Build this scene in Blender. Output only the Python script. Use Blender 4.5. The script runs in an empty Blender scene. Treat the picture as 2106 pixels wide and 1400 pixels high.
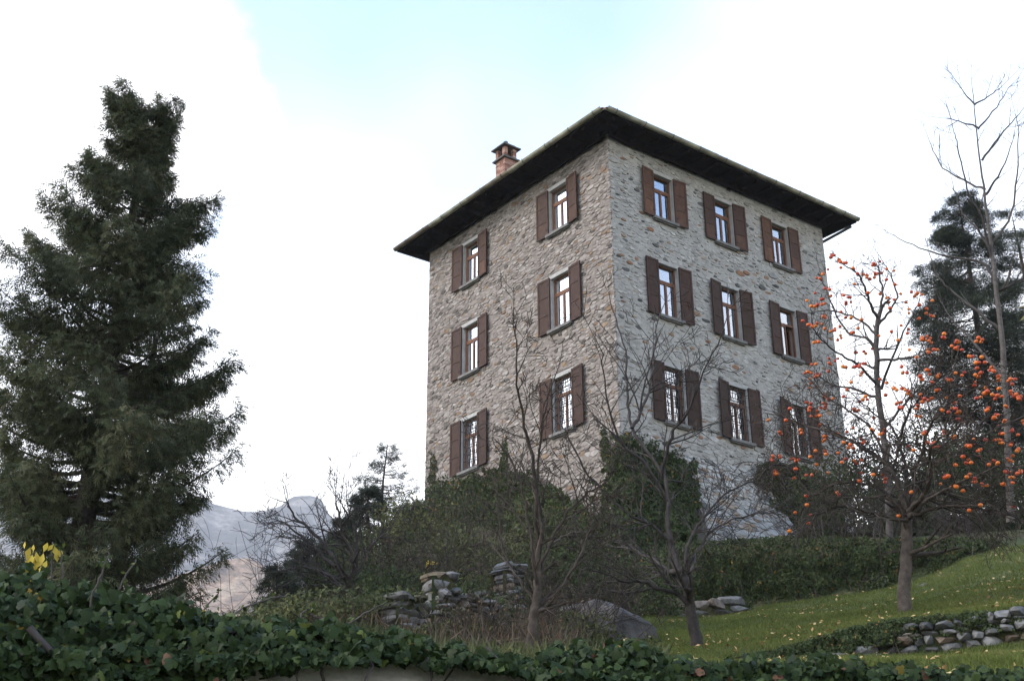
import bpy, math, random
import numpy as np
from mathutils import Matrix, Vector

random.seed(7)
RNG = np.random.default_rng(7)
scene = bpy.context.scene
col = scene.collection

# ------------------------------------------------------------------ camera
CAMZ = 1.6
FPX, PITCH, ROLL, IW, IH = 2592.25, 0.3989, 0.007, 2106.0, 1400.0
_c, _s = math.cos(PITCH), math.sin(PITCH)
R0 = np.array([1.0, 0, 0]); U0 = np.array([0, -_s, _c]); D0 = np.array([0, _c, _s])
cr, sr = math.cos(ROLL), math.sin(ROLL)
CR = cr * R0 - sr * U0; CU = sr * R0 + cr * U0
cam_d = bpy.data.cameras.new('camera'); cam = bpy.data.objects.new('camera', cam_d)
col.objects.link(cam); scene.camera = cam
cam_d.sensor_width = 36.0; cam_d.lens = 36.0 * FPX / IW
cam_d.clip_start = 0.1; cam_d.clip_end = 20000
m = Matrix(((CR[0], CU[0], -D0[0], 0), (CR[1], CU[1], -D0[1], 0), (CR[2], CU[2], -D0[2], CAMZ), (0, 0, 0, 1)))
cam.matrix_world = m

# ------------------------------------------------------------------ light
SUN_AZ, SUN_EL = math.radians(-100), math.radians(38)      # azimuth from +Y towards +X
scene.view_settings.view_transform = 'Standard'
scene.view_settings.look = 'None'
scene.view_settings.gamma = 1.0
scene.view_settings.use_curve_mapping = False
scene.view_settings.exposure = 1.36
sd = bpy.data.lights.new('sun', 'SUN'); sd.energy = 1.3; sd.angle = math.radians(24); sd.color = (1.0, 0.90, 0.80)
sun = bpy.data.objects.new('sun', sd); col.objects.link(sun)
sv = Vector((math.sin(SUN_AZ) * math.cos(SUN_EL), math.cos(SUN_AZ) * math.cos(SUN_EL), math.sin(SUN_EL)))
sun.rotation_euler = sv.to_track_quat('Z', 'Y').to_euler()
sun.location = (-20, -10, 40)


def raydir(px, py):
    x = (np.asarray(px, float) - IW / 2) / FPX; y = (IH / 2 - np.asarray(py, float)) / FPX
    return np.stack([CR[i] * x + CU[i] * y + D0[i] for i in range(3)], -1)


def at(px, py, dist):
    """point seen at pixel (px, py) of the photograph at horizontal range dist from the camera"""
    d = raydir(px, py); h = np.sqrt(d[..., 0] ** 2 + d[..., 1] ** 2)
    return d * (np.asarray(dist) / h)[..., None] + np.array([0, 0, CAMZ])


def topx(P):
    P = np.asarray(P, float) - np.array([0, 0, CAMZ])
    d = P @ D0
    return IW / 2 + FPX * (P @ CR) / d, IH / 2 - FPX * (P @ CU) / d


world = bpy.data.worlds.new('World'); scene.world = world; world.use_nodes = True
wn = world.node_tree; wn.nodes.clear()


def wnode(t, **kw):
    n = wn.nodes.new(t)
    for k, v in kw.items(): setattr(n, k, v)
    return n


def wmath(op, a, b=None, clamp=False):
    n = wnode('ShaderNodeMath', operation=op); n.use_clamp = clamp
    for i, v in enumerate((a, b)):
        if v is None: continue
        if isinstance(v, (int, float)): n.inputs[i].default_value = v
        else: wn.links.new(v, n.inputs[i])
    return n.outputs[0]


def wsmooth(v, lo, hi):
    n = wnode('ShaderNodeMapRange', interpolation_type='SMOOTHSTEP')
    wn.links.new(v, n.inputs[0]); n.inputs[1].default_value = lo; n.inputs[2].default_value = hi
    return n.outputs[0]


def wdot(vec, d):
    n = wnode('ShaderNodeVectorMath', operation='DOT_PRODUCT'); wn.links.new(vec, n.inputs[0]); n.inputs[1].default_value = tuple(d)
    return n.outputs['Value']


SKY_STRENGTH = 0.1
sky = wnode('ShaderNodeTexSky', sky_type='NISHITA', sun_disc=False)
sky.sun_elevation = SUN_EL; sky.sun_rotation = SUN_AZ; sky.altitude = 500; sky.air_density = 1.0; sky.dust_density = 1.0
tc = wnode('ShaderNodeTexCoord'); vec = tc.outputs['Generated']
nz = wnode('ShaderNodeTexNoise'); nz.inputs['Scale'].default_value = 3.2; nz.inputs['Detail'].default_value = 9; nz.inputs['Roughness'].default_value = 0.58
wn.links.new(vec, nz.inputs['Vector'])
nzc = wmath('SUBTRACT', nz.outputs['Fac'], 0.5)
nb = wnode('ShaderNodeTexNoise'); nb.inputs['Scale'].default_value = 1.6; nb.inputs['Detail'].default_value = 4
wn.links.new(vec, nb.inputs['Vector'])
sx = wnode('ShaderNodeSeparateXYZ'); wn.links.new(vec, sx.inputs[0])
# blue sky opens above the haze of the valley; a cloud bank stands on the left, thinner veil to the right
lo = wsmooth(wmath('ADD', sx.outputs['Z'], wmath('MULTIPLY', nzc, 0.30)), 0.31, 0.50)
dl = raydir(60, 230); dl = dl / np.linalg.norm(dl)
bank = wsmooth(wmath('ADD', wdot(vec, dl), wmath('MULTIPLY', nzc, 0.05)), 0.9855, 0.9925)
dr = raydir(2300, 150); dr = dr / np.linalg.norm(dr)
veil = wsmooth(wmath('ADD', wdot(vec, dr), wmath('MULTIPLY', nzc, 0.05)), 0.93, 1.0)
gen = wsmooth(nb.outputs['Fac'], 0.56, 0.74)
blue = wmath('MULTIPLY', lo, wmath('SUBTRACT', 1.0, bank))
blue = wmath('MULTIPLY', blue, wmath('SUBTRACT', 1.0, wmath('MULTIPLY', veil, 0.35)))
blue = wmath('MULTIPLY', blue, wmath('SUBTRACT', 1.0, wmath('MULTIPLY', gen, 0.25)))
mixc = wnode('ShaderNodeMix', data_type='RGBA'); wn.links.new(blue, mixc.inputs['Factor'])
CLOUD = 9.8
mixc.inputs['A'].default_value = (CLOUD * 1.0, CLOUD * 1.0, CLOUD * 1.01, 1)
bo = wnode('ShaderNodeVectorMath', operation='SCALE'); wn.links.new(sky.outputs[0], bo.inputs[0]); bo.inputs['Scale'].default_value = 2.3
wn.links.new(bo.outputs[0], mixc.inputs['B'])
bg = wnode('ShaderNodeBackground'); bg.inputs['Strength'].default_value = SKY_STRENGTH
wn.links.new(mixc.outputs['Result'], bg.inputs['Color'])
wo = wnode('ShaderNodeOutputWorld'); wn.links.new(bg.outputs[0], wo.inputs['Surface'])
scene.cycles.max_bounces = 7; scene.cycles.diffuse_bounces = 3; scene.cycles.transparent_max_bounces = 12; scene.cycles.volume_bounces = 2

# ------------------------------------------------------------------ object helpers
ORG = {}


def empty(name, org, parent=None):
    o = bpy.data.objects.new(name, None); col.objects.link(o); o.empty_display_size = 0.3
    org = np.array(org, float); ORG[o] = org
    if parent is not None:
        o.parent = parent; o.location = org - ORG[parent]
    else: o.location = org
    return o


def tag(o, label=None, cat=None, group=None, kind=None):
    if label: o['label'] = label
    if cat: o['category'] = cat
    if group: o['group'] = group
    if kind: o['kind'] = kind
    return o


def make_mesh(name, V, faces, mats, smooth=False, tone=None, midx=None):
    """faces: list of (n,k) int arrays"""
    V = np.asarray(V, np.float32)
    me = bpy.data.meshes.new(name)
    faces = [np.asarray(f, np.int32) for f in faces if len(f)]
    nl = sum(f.size for f in faces); nf = sum(len(f) for f in faces)
    me.vertices.add(len(V)); me.vertices.foreach_set('co', V.ravel())
    me.loops.add(nl); me.polygons.add(nf)
    me.loops.foreach_set('vertex_index', np.concatenate([f.ravel() for f in faces]))
    tot = np.concatenate([np.full(len(f), f.shape[1], np.int32) for f in faces])
    st = np.concatenate([[0], np.cumsum(tot)[:-1]]).astype(np.int32)
    me.polygons.foreach_set('loop_start', st); me.polygons.foreach_set('loop_total', tot)
    me.polygons.foreach_set('use_smooth', np.full(nf, bool(smooth)))
    if midx is not None: me.polygons.foreach_set('material_index', np.asarray(midx, np.int32))
    for mm in (mats if isinstance(mats, (list, tuple)) else [mats]): me.materials.append(mm)
    if tone is not None:
        a = me.attributes.new('tone', 'FLOAT', 'POINT'); a.data.foreach_set('value', np.asarray(tone, np.float32))
    me.update(calc_edges=True)
    return me


def obj(name, V, faces, mats, parent=None, smooth=False, tone=None, midx=None, org=None):
    V = np.asarray(V, float)
    if org is None:
        org = V.mean(0)
        if parent is None: org = np.array([org[0], org[1], V[:, 2].min()])
    org = np.asarray(org, float)
    me = make_mesh(name, V - org, faces, mats, smooth, tone, midx)
    o = bpy.data.objects.new(name, me); col.objects.link(o); ORG[o] = org
    if parent is not None:
        o.parent = parent; o.location = org - ORG[parent]
    else: o.location = org
    return o


class MB:
    """collects geometry for one mesh"""
    def __init__(s): s.v = []; s.f = {}; s.n = 0; s.t = []

    def add(s, V, F, tone=0.5):
        V = np.asarray(V, float); F = np.asarray(F, int)
        s.v.append(V); s.f.setdefault(F.shape[1], []).append(F + s.n); s.n += len(V)
        s.t.append(np.full(len(V), tone, float) if np.isscalar(tone) else np.asarray(tone, float))

    def addm(s, V, Fs, tone=0.5):
        V = np.asarray(V, float); s.v.append(V)
        for F in Fs:
            F = np.asarray(F, int)
            if len(F): s.f.setdefault(F.shape[1], []).append(F + s.n)
        s.n += len(V); s.t.append(np.full(len(V), tone, float) if np.isscalar(tone) else np.asarray(tone, float))

    def box8(s, P, tone=0.5):
        s.add(P, [(0, 3, 2, 1), (4, 5, 6, 7), (0, 1, 5, 4), (1, 2, 6, 5), (2, 3, 7, 6), (3, 0, 4, 7)], tone)

    def tube(s, pts, rad, n=6, tone=0.5):
        V, F = tube(pts, rad, n); s.add(V, F, tone)

    def build(s, name, mats, parent=None, smooth=False, org=None):
        if not s.v: return None
        return obj(name, np.concatenate(s.v), [np.concatenate(f) for f in s.f.values()], mats, parent, smooth, np.concatenate(s.t), org=org)

    def tris(s): return sum((k - 2) * sum(len(a) for a in f) for k, f in s.f.items())


def tube(pts, rad, n=6):
    pts = np.asarray(pts, float); rad = np.broadcast_to(np.asarray(rad, float), (len(pts),))
    t = np.gradient(pts, axis=0); t /= np.linalg.norm(t, axis=1)[:, None] + 1e-9
    ref = np.array([0.31, 0.17, 0.93]) if abs(t[0] @ np.array([0.31, 0.17, 0.93])) < 0.9 else np.array([1.0, 0.1, 0])
    a = np.cross(t, ref); a /= np.linalg.norm(a, axis=1)[:, None] + 1e-9
    b = np.cross(t, a)
    th = np.arange(n) * 2 * np.pi / n
    V = pts[:, None, :] + rad[:, None, None] * (np.cos(th)[None, :, None] * a[:, None, :] + np.sin(th)[None, :, None] * b[:, None, :])
    m_ = len(pts); i = np.arange(m_ - 1)[:, None] * n; j = np.arange(n)[None, :]; j2 = (j + 1) % n
    F = np.stack([i + j, i + j2, i + n + j2, i + n + j], -1).reshape(-1, 4)
    return V.reshape(-1, 3), F


def hash2(ix, iy, seed):
    h = (ix * 374761393 + iy * 668265263 + seed * 974634137) & 0xffffffff
    h = ((h ^ (h >> 13)) * 1274126177) & 0xffffffff
    return ((h ^ (h >> 16)) & 0xffff) / 65535.0


def vnoise(x, y, seed=0):
    x = np.asarray(x, float); y = np.asarray(y, float)
    ix = np.floor(x).astype(np.int64); iy = np.floor(y).astype(np.int64); fx = x - ix; fy = y - iy
    fx = fx * fx * (3 - 2 * fx); fy = fy * fy * (3 - 2 * fy)
    return (hash2(ix, iy, seed) * (1 - fx) + hash2(ix + 1, iy, seed) * fx) * (1 - fy) + (hash2(ix, iy + 1, seed) * (1 - fx) + hash2(ix + 1, iy + 1, seed) * fx) * fy


def fbm(x, y, oct=4, seed=0):
    s = 0; a = 0.5
    for k in range(oct):
        s = s + a * vnoise(np.asarray(x) * 2 ** k, np.asarray(y) * 2 ** k, seed + k); a *= 0.5
    return s


# ------------------------------------------------------------------ materials
def newmat(name):
    mt = bpy.data.materials.new(name); mt.use_nodes = True
    nt = mt.node_tree; b = nt.nodes['Principled BSDF']
    return mt, nt, b


def N(nt, t, **kw):
    n = nt.nodes.new(t)
    for k, v in kw.items(): setattr(n, k, v)
    return n


def ramp(nt, stops, fac=None):
    r = N(nt, 'ShaderNodeValToRGB'); e = r.color_ramp.elements
    while len(e) < len(stops): e.new(0.5)
    for el, (p, c) in zip(e, stops): el.position = p; el.color = (*c, 1)
    if fac is not None: nt.links.new(fac, r.inputs[0])
    return r


def noise(nt, scale, detail=4, rough=0.6, coord='Object', dist=0.0):
    t = N(nt, 'ShaderNodeTexCoord'); n = N(nt, 'ShaderNodeTexNoise')
    n.inputs['Scale'].default_value = scale; n.inputs['Detail'].default_value = detail; n.inputs['Roughness'].default_value = rough
    n.inputs['Distortion'].default_value = dist
    nt.links.new(t.outputs[coord], n.inputs['Vector']); return n


def geopos_noise(nt, scale, detail=4, rough=0.6):
    g = N(nt, 'ShaderNodeNewGeometry'); n = N(nt, 'ShaderNodeTexNoise')
    n.inputs['Scale'].default_value = scale; n.inputs['Detail'].default_value = detail; n.inputs['Roughness'].default_value = rough
    nt.links.new(g.outputs['Position'], n.inputs['Vector']); return n


def bump(nt, b, height, strength=0.4, dist=0.02):
    bp = N(nt, 'ShaderNodeBump'); bp.inputs['Strength'].default_value = strength; bp.inputs['Distance'].default_value = dist
    nt.links.new(height, bp.inputs['Height']); nt.links.new(bp.outputs[0], b.inputs['Normal'])


def mul_noise(nt, colout, nfac, lo, hi):
    """multiply a colour by a noise mapped to lo..hi"""
    mr = N(nt, 'ShaderNodeMapRange'); nt.links.new(nfac, mr.inputs[0]); mr.inputs[1].default_value = 0.3; mr.inputs[2].default_value = 0.7
    mr.inputs[3].default_value = lo; mr.inputs[4].default_value = hi
    v = N(nt, 'ShaderNodeVectorMath', operation='SCALE'); nt.links.new(colout, v.inputs[0]); nt.links.new(mr.outputs[0], v.inputs['Scale'])
    return v.outputs[0]


def mat_tone(name, stops, rough=0.8, spec=0.3, nscale=None, nlo=0.8, nhi=1.2, bscale=None, bstr=0.4, bdist=0.02, trans=0.0, sheen=0):
    """colour from the per-piece 'tone' attribute through a ramp, with grain"""
    mt, nt, b = newmat(name)
    at_ = N(nt, 'ShaderNodeAttribute', attribute_name='tone')
    r = ramp(nt, stops, at_.outputs['Fac']); c = r.outputs[0]
    if nscale: c = mul_noise(nt, c, geopos_noise(nt, nscale, 5).outputs['Fac'], nlo, nhi)
    nt.links.new(c, b.inputs['Base Color'])
    b.inputs['Roughness'].default_value = rough; b.inputs['Specular IOR Level'].default_value = spec
    if bscale: bump(nt, b, geopos_noise(nt, bscale, 5, 0.65).outputs['Fac'], bstr, bdist)
    if trans:
        out = nt.nodes['Material Output']; tl = N(nt, 'ShaderNodeBsdfTranslucent'); nt.links.new(c, tl.inputs['Color'])
        mx = N(nt, 'ShaderNodeMixShader'); mx.inputs[0].default_value = trans
        nt.links.new(b.outputs[0], mx.inputs[1]); nt.links.new(tl.outputs[0], mx.inputs[2]); nt.links.new(mx.outputs[0], out.inputs['Surface'])
    return mt


def mat_plain(name, c1, c2, nscale=8, rough=0.8, spec=0.3, bscale=None, bstr=0.3, bdist=0.01, metal=0.0):
    mt, nt, b = newmat(name)
    n = geopos_noise(nt, nscale, 5)
    r = ramp(nt, [(0.32, c1), (0.68, c2)], n.outputs['Fac']); nt.links.new(r.outputs[0], b.inputs['Base Color'])
    b.inputs['Roughness'].default_value = rough; b.inputs['Specular IOR Level'].default_value = spec; b.inputs['Metallic'].default_value = metal
    if bscale: bump(nt, b, geopos_noise(nt, bscale, 5, 0.65).outputs['Fac'], bstr, bdist)
    return mt


M = {}
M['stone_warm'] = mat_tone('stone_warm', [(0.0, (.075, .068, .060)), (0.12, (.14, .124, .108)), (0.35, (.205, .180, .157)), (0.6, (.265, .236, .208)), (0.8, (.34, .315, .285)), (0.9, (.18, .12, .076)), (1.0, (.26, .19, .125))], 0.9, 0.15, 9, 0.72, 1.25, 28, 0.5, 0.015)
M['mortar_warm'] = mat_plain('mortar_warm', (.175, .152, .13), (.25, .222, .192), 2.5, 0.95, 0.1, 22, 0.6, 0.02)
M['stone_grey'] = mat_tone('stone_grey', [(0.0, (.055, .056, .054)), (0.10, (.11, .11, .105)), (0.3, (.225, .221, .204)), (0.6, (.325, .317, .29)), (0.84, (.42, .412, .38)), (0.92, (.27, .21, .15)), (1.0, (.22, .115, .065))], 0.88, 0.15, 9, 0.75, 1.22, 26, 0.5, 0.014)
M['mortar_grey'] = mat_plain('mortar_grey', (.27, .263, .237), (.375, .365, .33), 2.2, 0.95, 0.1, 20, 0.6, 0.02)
M['field_stone'] = mat_tone('field_stone', [(0.0, (.045, .045, .042)), (0.4, (.10, .10, .093)), (0.8, (.20, .198, .19)), (0.92, (.15, .115, .085)), (1.0, (.09, .09, .055))], 0.9, 0.15, 7, 0.45, 1.35, 30, 0.6, 0.02)
M['plaster'] = mat_plain('plaster', (.30, .30, .28), (.40, .395, .37), 5, 0.9, 0.1, 40, 0.3, 0.004)
M['sill_stone'] = mat_plain('sill_stone', (.11, .11, .10), (.20, .195, .18), 6, 0.85, 0.2, 30, 0.3, 0.004)
M['shutter'] = mat_tone('shutter', [(0.0, (.034, .020, .014)), (0.6, (.058, .032, .022)), (1.0, (.12, .058, .032))], 0.6, 0.12, 7, 0.75, 1.3, 60, 0.25, 0.003)
M['shutter_dark'] = mat_plain('shutter_dark', (.045, .024, .024), (.062, .033, .031), 6, 0.55, 0.3)
M['window_wood'] = mat_plain('window_wood', (.12, .052, .026), (.18, .080, .040), 12, 0.5, 0.2)
M['iron'] = mat_plain('iron', (.02, .02, .022), (.04, .036, .035), 20, 0.6, 0.4)
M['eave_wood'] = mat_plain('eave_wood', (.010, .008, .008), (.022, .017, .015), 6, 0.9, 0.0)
M['gutter'] = mat_tone('gutter', [(0.0, (.11, .065, .04)), (0.5, (.30, .285, .20)), (1.0, (.46, .46, .36))], 0.6, 0.4, 2.2, 0.35, 1.3)
M['tile'] = mat_tone('tile', [(0.0, (.10, .06, .045)), (0.6, (.22, .11, .07)), (1.0, (.30, .18, .12))], 0.85, 0.2, 6, 0.7, 1.2)
M['brick'] = mat_tone('brick', [(0.0, (.19, .10, .075)), (0.5, (.33, .19, .14)), (1.0, (.42, .30, .24))], 0.9, 0.15, 14, 0.75, 1.2, 40, 0.4, 0.006)
M['brick_mortar'] = mat_plain('brick_mortar', (.26, .235, .21), (.36, .33, .30), 10, 0.95, 0.1)
M['slate'] = mat_plain('slate', (.075, .08, .075), (.14, .145, .13), 9, 0.85, 0.2, 25, 0.4, 0.01)
M['curtain'] = mat_plain('curtain', (.78, .78, .77), (.85, .85, .84), 3, 0.9, 0.1)
M['room'] = mat_plain('room', (.10, .095, .09), (.13, .125, .12), 3, 0.9, 0.1)
M['concrete'] = mat_plain('concrete', (.34, .34, .32), (.62, .61, .58), 7, 0.92, 0.15, 35, 0.7, 0.015)
M['rock'] = mat_plain('rock', (.045, .043, .042), (.115, .11, .105), 2.6, 0.85, 0.25, 5, 0.9, 0.08)
M['bark_grey'] = mat_tone('bark_grey', [(0, (.030, .026, .024)), (1, (.075, .066, .06))], 0.65, 0.04, 14, 0.6, 1.4, 30, 0.7, 0.01)
M['bark_brown'] = mat_tone('bark_brown', [(0, (.030, .025, .021)), (1, (.082, .068, .055))], 0.65, 0.04, 12, 0.6, 1.4, 25, 0.8, 0.015)
M['bark_pale'] = mat_tone('bark_pale', [(0, (.045, .04, .037)), (1, (.10, .09, .08))], 0.65, 0.04, 10, 0.65, 1.3, 30, 0.5, 0.01)
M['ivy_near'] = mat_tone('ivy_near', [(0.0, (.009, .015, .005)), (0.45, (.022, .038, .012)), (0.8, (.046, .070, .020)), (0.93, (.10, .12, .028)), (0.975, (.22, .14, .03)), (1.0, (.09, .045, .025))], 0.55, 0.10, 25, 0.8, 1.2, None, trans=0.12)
M['ivy_far'] = mat_tone('ivy_far', [(0.0, (.020, .028, .011)), (0.5, (.046, .064, .024)), (0.85, (.084, .108, .040)), (0.965, (.11, .122, .042)), (0.98, (.26, .17, .04)), (1.0, (.24, .12, .035))], 0.65, 0.12, None, trans=0.22)
M['cypress'] = mat_tone('cypress', [(0.0, (.026, .032, .016)), (0.5, (.064, .076, .036)), (0.85, (.108, .115, .058)), (0.97, (.135, .115, .062)), (1.0, (.20, .09, .04))], 0.65, 0.12, None, trans=0.28)
M['spruce'] = mat_tone('spruce', [(0.0, (.024, .031, .023)), (0.6, (.054, .068, .048)), (1.0, (.09, .105, .068))], 0.65, 0.12, None, trans=0.28)
M['shrub'] = mat_tone('shrub', [(0.0, (.030, .036, .016)), (0.5, (.072, .084, .034)), (0.85, (.115, .122, .048)), (1.0, (.18, .155, .058))], 0.65, 0.12, None, trans=0.2)
M['dry'] = mat_tone('dry', [(0.0, (.040, .030, .023)), (0.5, (.085, .065, .048)), (0.85, (.14, .11, .075)), (1.0, (.16, .085, .05))], 0.65, 0.12, None, trans=0.15)
M['yellow_leaf'] = mat_tone('yellow_leaf', [(0.0, (.35, .26, .03)), (1.0, (.62, .48, .06))], 0.5, 0.3, None, trans=0.3)
M['grass'] = mat_tone('grass', [(0.0, (.050, .066, .014)), (0.6, (.100, .122, .028)), (0.9, (.145, .150, .042)), (1.0, (.20, .17, .07))], 0.65, 0.12, None, trans=0.25)
M['litter'] = mat_tone('litter', [(0.0, (.16, .085, .035)), (0.5, (.36, .25, .10)), (0.9, (.50, .40, .20)), (1.0, (.45, .16, .05))], 0.65, 0.12)
M['fruit'] = mat_tone('fruit', [(0.0, (.40, .045, .018)), (0.5, (.58, .10, .016)), (1.0, (.70, .19, .022))], 0.42, 0.4)
M['calyx'] = mat_plain('calyx', (.05, .045, .025), (.10, .085, .05), 40, 0.9)


def glass_mat():
    mt, nt, b = newmat('window_glass'); out = nt.nodes['Material Output']; nt.nodes.remove(b)
    g = N(nt, 'ShaderNodeBsdfGlossy'); g.inputs['Roughness'].default_value = 0.02; g.inputs['Color'].default_value = (0.93, 0.96, 1, 1)
    t = N(nt, 'ShaderNodeBsdfTransparent'); t.inputs['Color'].default_value = (0.86, 0.89, 0.88, 1)
    f = N(nt, 'ShaderNodeFresnel'); f.inputs['IOR'].default_value = 4.6          # index raised beyond real glass so the panes mirror a brighter sky
    mx = N(nt, 'ShaderNodeMixShader'); nt.links.new(f.outputs[0], mx.inputs[0]); nt.links.new(t.outputs[0], mx.inputs[1]); nt.links.new(g.outputs[0], mx.inputs[2])
    nt.links.new(mx.outputs[0], out.inputs['Surface'])
    n = geopos_noise(nt, 1.3, 2); bp = N(nt, 'ShaderNodeBump'); bp.inputs['Strength'].default_value = 0.03; bp.inputs['Distance'].default_value = 0.01
    nt.links.new(n.outputs['Fac'], bp.inputs['Height']); nt.links.new(bp.outputs[0], g.inputs['Normal'])
    return mt


M['glass'] = glass_mat()


def ground_mat():
    mt, nt, b = newmat('bank_soil')
    n1 = geopos_noise(nt, 0.55, 6); n2 = geopos_noise(nt, 6, 6, 0.7)
    r = ramp(nt, [(0.30, (.050, .040, .026)), (0.48, (.060, .060, .028)), (0.62, (.040, .056, .022)), (0.75, (.10, .078, .048))], n1.outputs['Fac'])
    nt.links.new(mul_noise(nt, r.outputs[0], n2.outputs['Fac'], 0.5, 1.5), b.inputs['Base Color'])
    b.inputs['Roughness'].default_value = 0.95; b.inputs['Specular IOR Level'].default_value = 0.1
    bump(nt, b, n2.outputs['Fac'], 0.8, 0.08); return mt


def lawn_mat():
    mt, nt, b = newmat('lawn_turf')
    n1 = geopos_noise(nt, 0.8, 5); n2 = geopos_noise(nt, 18, 5, 0.7)
    r = ramp(nt, [(0.33, (.044, .058, .020)), (0.5, (.062, .078, .025)), (0.68, (.092, .096, .040))], n1.outputs['Fac'])
    nt.links.new(mul_noise(nt, r.outputs[0], n2.outputs['Fac'], 0.6, 1.35), b.inputs['Base Color'])
    b.inputs['Roughness'].default_value = 0.9; b.inputs['Specular IOR Level'].default_value = 0.1
    bump(nt, b, n2.outputs['Fac'], 0.7, 0.03); return mt


def mountain_mat(name, cA, cB, cC, sc):
    mt, nt, b = newmat(name)
    n1 = geopos_noise(nt, 0.006 * sc, 8, 0.62); n2 = geopos_noise(nt, 0.05 * sc, 6, 0.7)
    r = ramp(nt, [(0.38, cA), (0.50, cB), (0.62, cC)], n1.outputs['Fac'])
    nt.links.new(mul_noise(nt, r.outputs[0], n2.outputs['Fac'], 0.35, 1.6), b.inputs['Base Color'])
    b.inputs['Roughness'].default_value = 1.0; b.inputs['Specular IOR Level'].default_value = 0.0
    bump(nt, b, n2.outputs['Fac'], 1.0, 12.0); return mt


M['ground'] = ground_mat(); M['lawn'] = lawn_mat()
M['mountain'] = mountain_mat('mountain_forest', (.025, .032, .028), (.075, .070, .062), (.34, .30, .27), 1.6)
M['spur'] = mountain_mat('spur_autumn_wood_sun_tint', (.14, .10, .07), (.42, .28, .18), (.55, .42, .29), 3.0)  # autumn tints, with warm sunlight on the spur painted in as brighter colour

# ------------------------------------------------------------------ terrain
# foreground wall line in plan
WA = np.array([-1.94, 4.93]); WB = np.array([2.56, 6.51]); WDIR = (WB - WA) / np.linalg.norm(WB - WA); WNRM = np.array([WDIR[1], -WDIR[0]])  # towards camera
WTOP = 2.42


def wall_dist(az):
    d = np.array([np.sin(az), np.cos(az)]); den = d[0] * WNRM[0] + d[1] * WNRM[1]
    return (WA @ WNRM) / den


def az_of(px, py=1250):
    d = raydir(px, py); return np.arctan2(d[..., 0], d[..., 1])


TD = [9, 13, 15, 15.4, 19, 23, 27, 27.5, 32, 36, 45, 70, 130]
TCOL = {
    -900: [1440, 1470, 1500, 1505, 1530, 1550, 1565, 1566, 1590, 1600, 1630, 1680, 1700],
    0: [1420, 1450, 1470, 1475, 1500, 1520, 1540, 1542, 1560, 1580, 1610, 1660, 1700],
    300: [1410, 1425, 1440, 1443, 1460, 1480, 1500, 1502, 1530, 1550, 1590, 1660, 1700],
    500: [1385, 1368, 1372, 1373, 1385, 1405, 1430, 1432, 1470, 1500, 1550, 1650, 1700],
    600: [1385, 1340, 1325, 1323, 1300, 1288, 1285, 1285, 1295, 1320, 1400, 1600, 1690],
    720: [1385, 1325, 1302, 1299, 1265, 1240, 1220, 1218, 1200, 1190, 1220, 1400, 1600],
    860: [1390, 1350, 1335, 1333, 1290, 1235, 1190, 1186, 1140, 1105, 1050, 1080, 1350],
    1000: [1395, 1350, 1338, 1336, 1300, 1235, 1182, 1176, 1125, 1085, 1045, 1070, 1200],
    1200: [1395, 1362, 1340, 1337, 1312, 1282, 1245, 1205, 1140, 1095, 1065, 1080, 1150],
    1430: [1400, 1378, 1352, 1346, 1307, 1285, 1270, 1130, 1118, 1107, 1085, 1080, 1150],
    1600: [1400, 1376, 1364, 1338, 1297, 1268, 1247, 1118, 1110, 1105, 1085, 1080, 1130],
    1860: [1398, 1368, 1350, 1290, 1268, 1238, 1205, 1114, 1107, 1100, 1085, 1080, 1100],
    2078: [1392, 1356, 1335, 1268, 1240, 1190, 1128, 1122, 1107, 1092, 1062, 1050, 1050],
    2250: [1388, 1345, 1315, 1255, 1225, 1170, 1115, 1110, 1095, 1080, 1050, 1030, 1030],
    3000: [1380, 1330, 1290, 1240, 1200, 1150, 1100, 1095, 1075, 1060, 1030, 1000, 1000]}
_pxs = sorted(TCOL); TAZ = np.array([float(az_of(p)) for p in _pxs])
_rows = []
for p_ in _pxs:
    z = at(np.full(len(TD), float(p_)), np.array(TCOL[p_], float), np.array(TD, float))[:, 2]
    _rows.append(z)
TZ = np.array(_rows)                                   # (cols, dists)


def ground_z(x, y):
    x = np.asarray(x, float); y = np.asarray(y, float)
    az = np.arctan2(x, y); d = np.hypot(x, y)
    azc = np.clip(az, TAZ[0], TAZ[-1])
    j = np.clip(np.searchsorted(TAZ, azc) - 1, 0, len(TAZ) - 2); t = (azc - TAZ[j]) / (TAZ[j + 1] - TAZ[j]); t = t * t * (3 - 2 * t) * 0.5 + t * 0.5
    wd = np.abs(wall_dist(np.clip(az, -0.95, 0.95)))
    zw = np.full_like(d, WTOP - 0.12)
    dd = np.array(TD, float)
    k = np.clip(np.searchsorted(dd, d) - 1, 0, len(dd) - 2); s = np.clip((d - dd[k]) / (dd[k + 1] - dd[k]), 0, 1)
    zz = (TZ[j, k] * (1 - s) + TZ[j, k + 1] * s) * (1 - t) + (TZ[j + 1, k] * (1 - s) + TZ[j + 1, k + 1] * s) * t
    far = np.clip((d - 130) / 500, 0, 1)
    zz = zz * (1 - far) + 3.0 * far
    z9 = TZ[j, 0] * (1 - t) + TZ[j + 1, 0] * t
    near = np.clip((d - wd - 0.25) / np.maximum(9 - wd - 0.25, 0.3), 0, 1)
    zz = np.where(d < 9, zw * (1 - near) + z9 * near, zz)
    zz = np.where(d < wd + 0.12, 0.0, zz)
    side = np.clip((np.abs(az) - 0.9) / 0.5, 0, 1)
    zz = zz * (1 - side)
    zz = zz + np.where(d > wd + 0.5, (fbm(x * 0.7, y * 0.7, 3, 5) - 0.44) * 0.22 * (1 - side), 0)
    return zz


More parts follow.
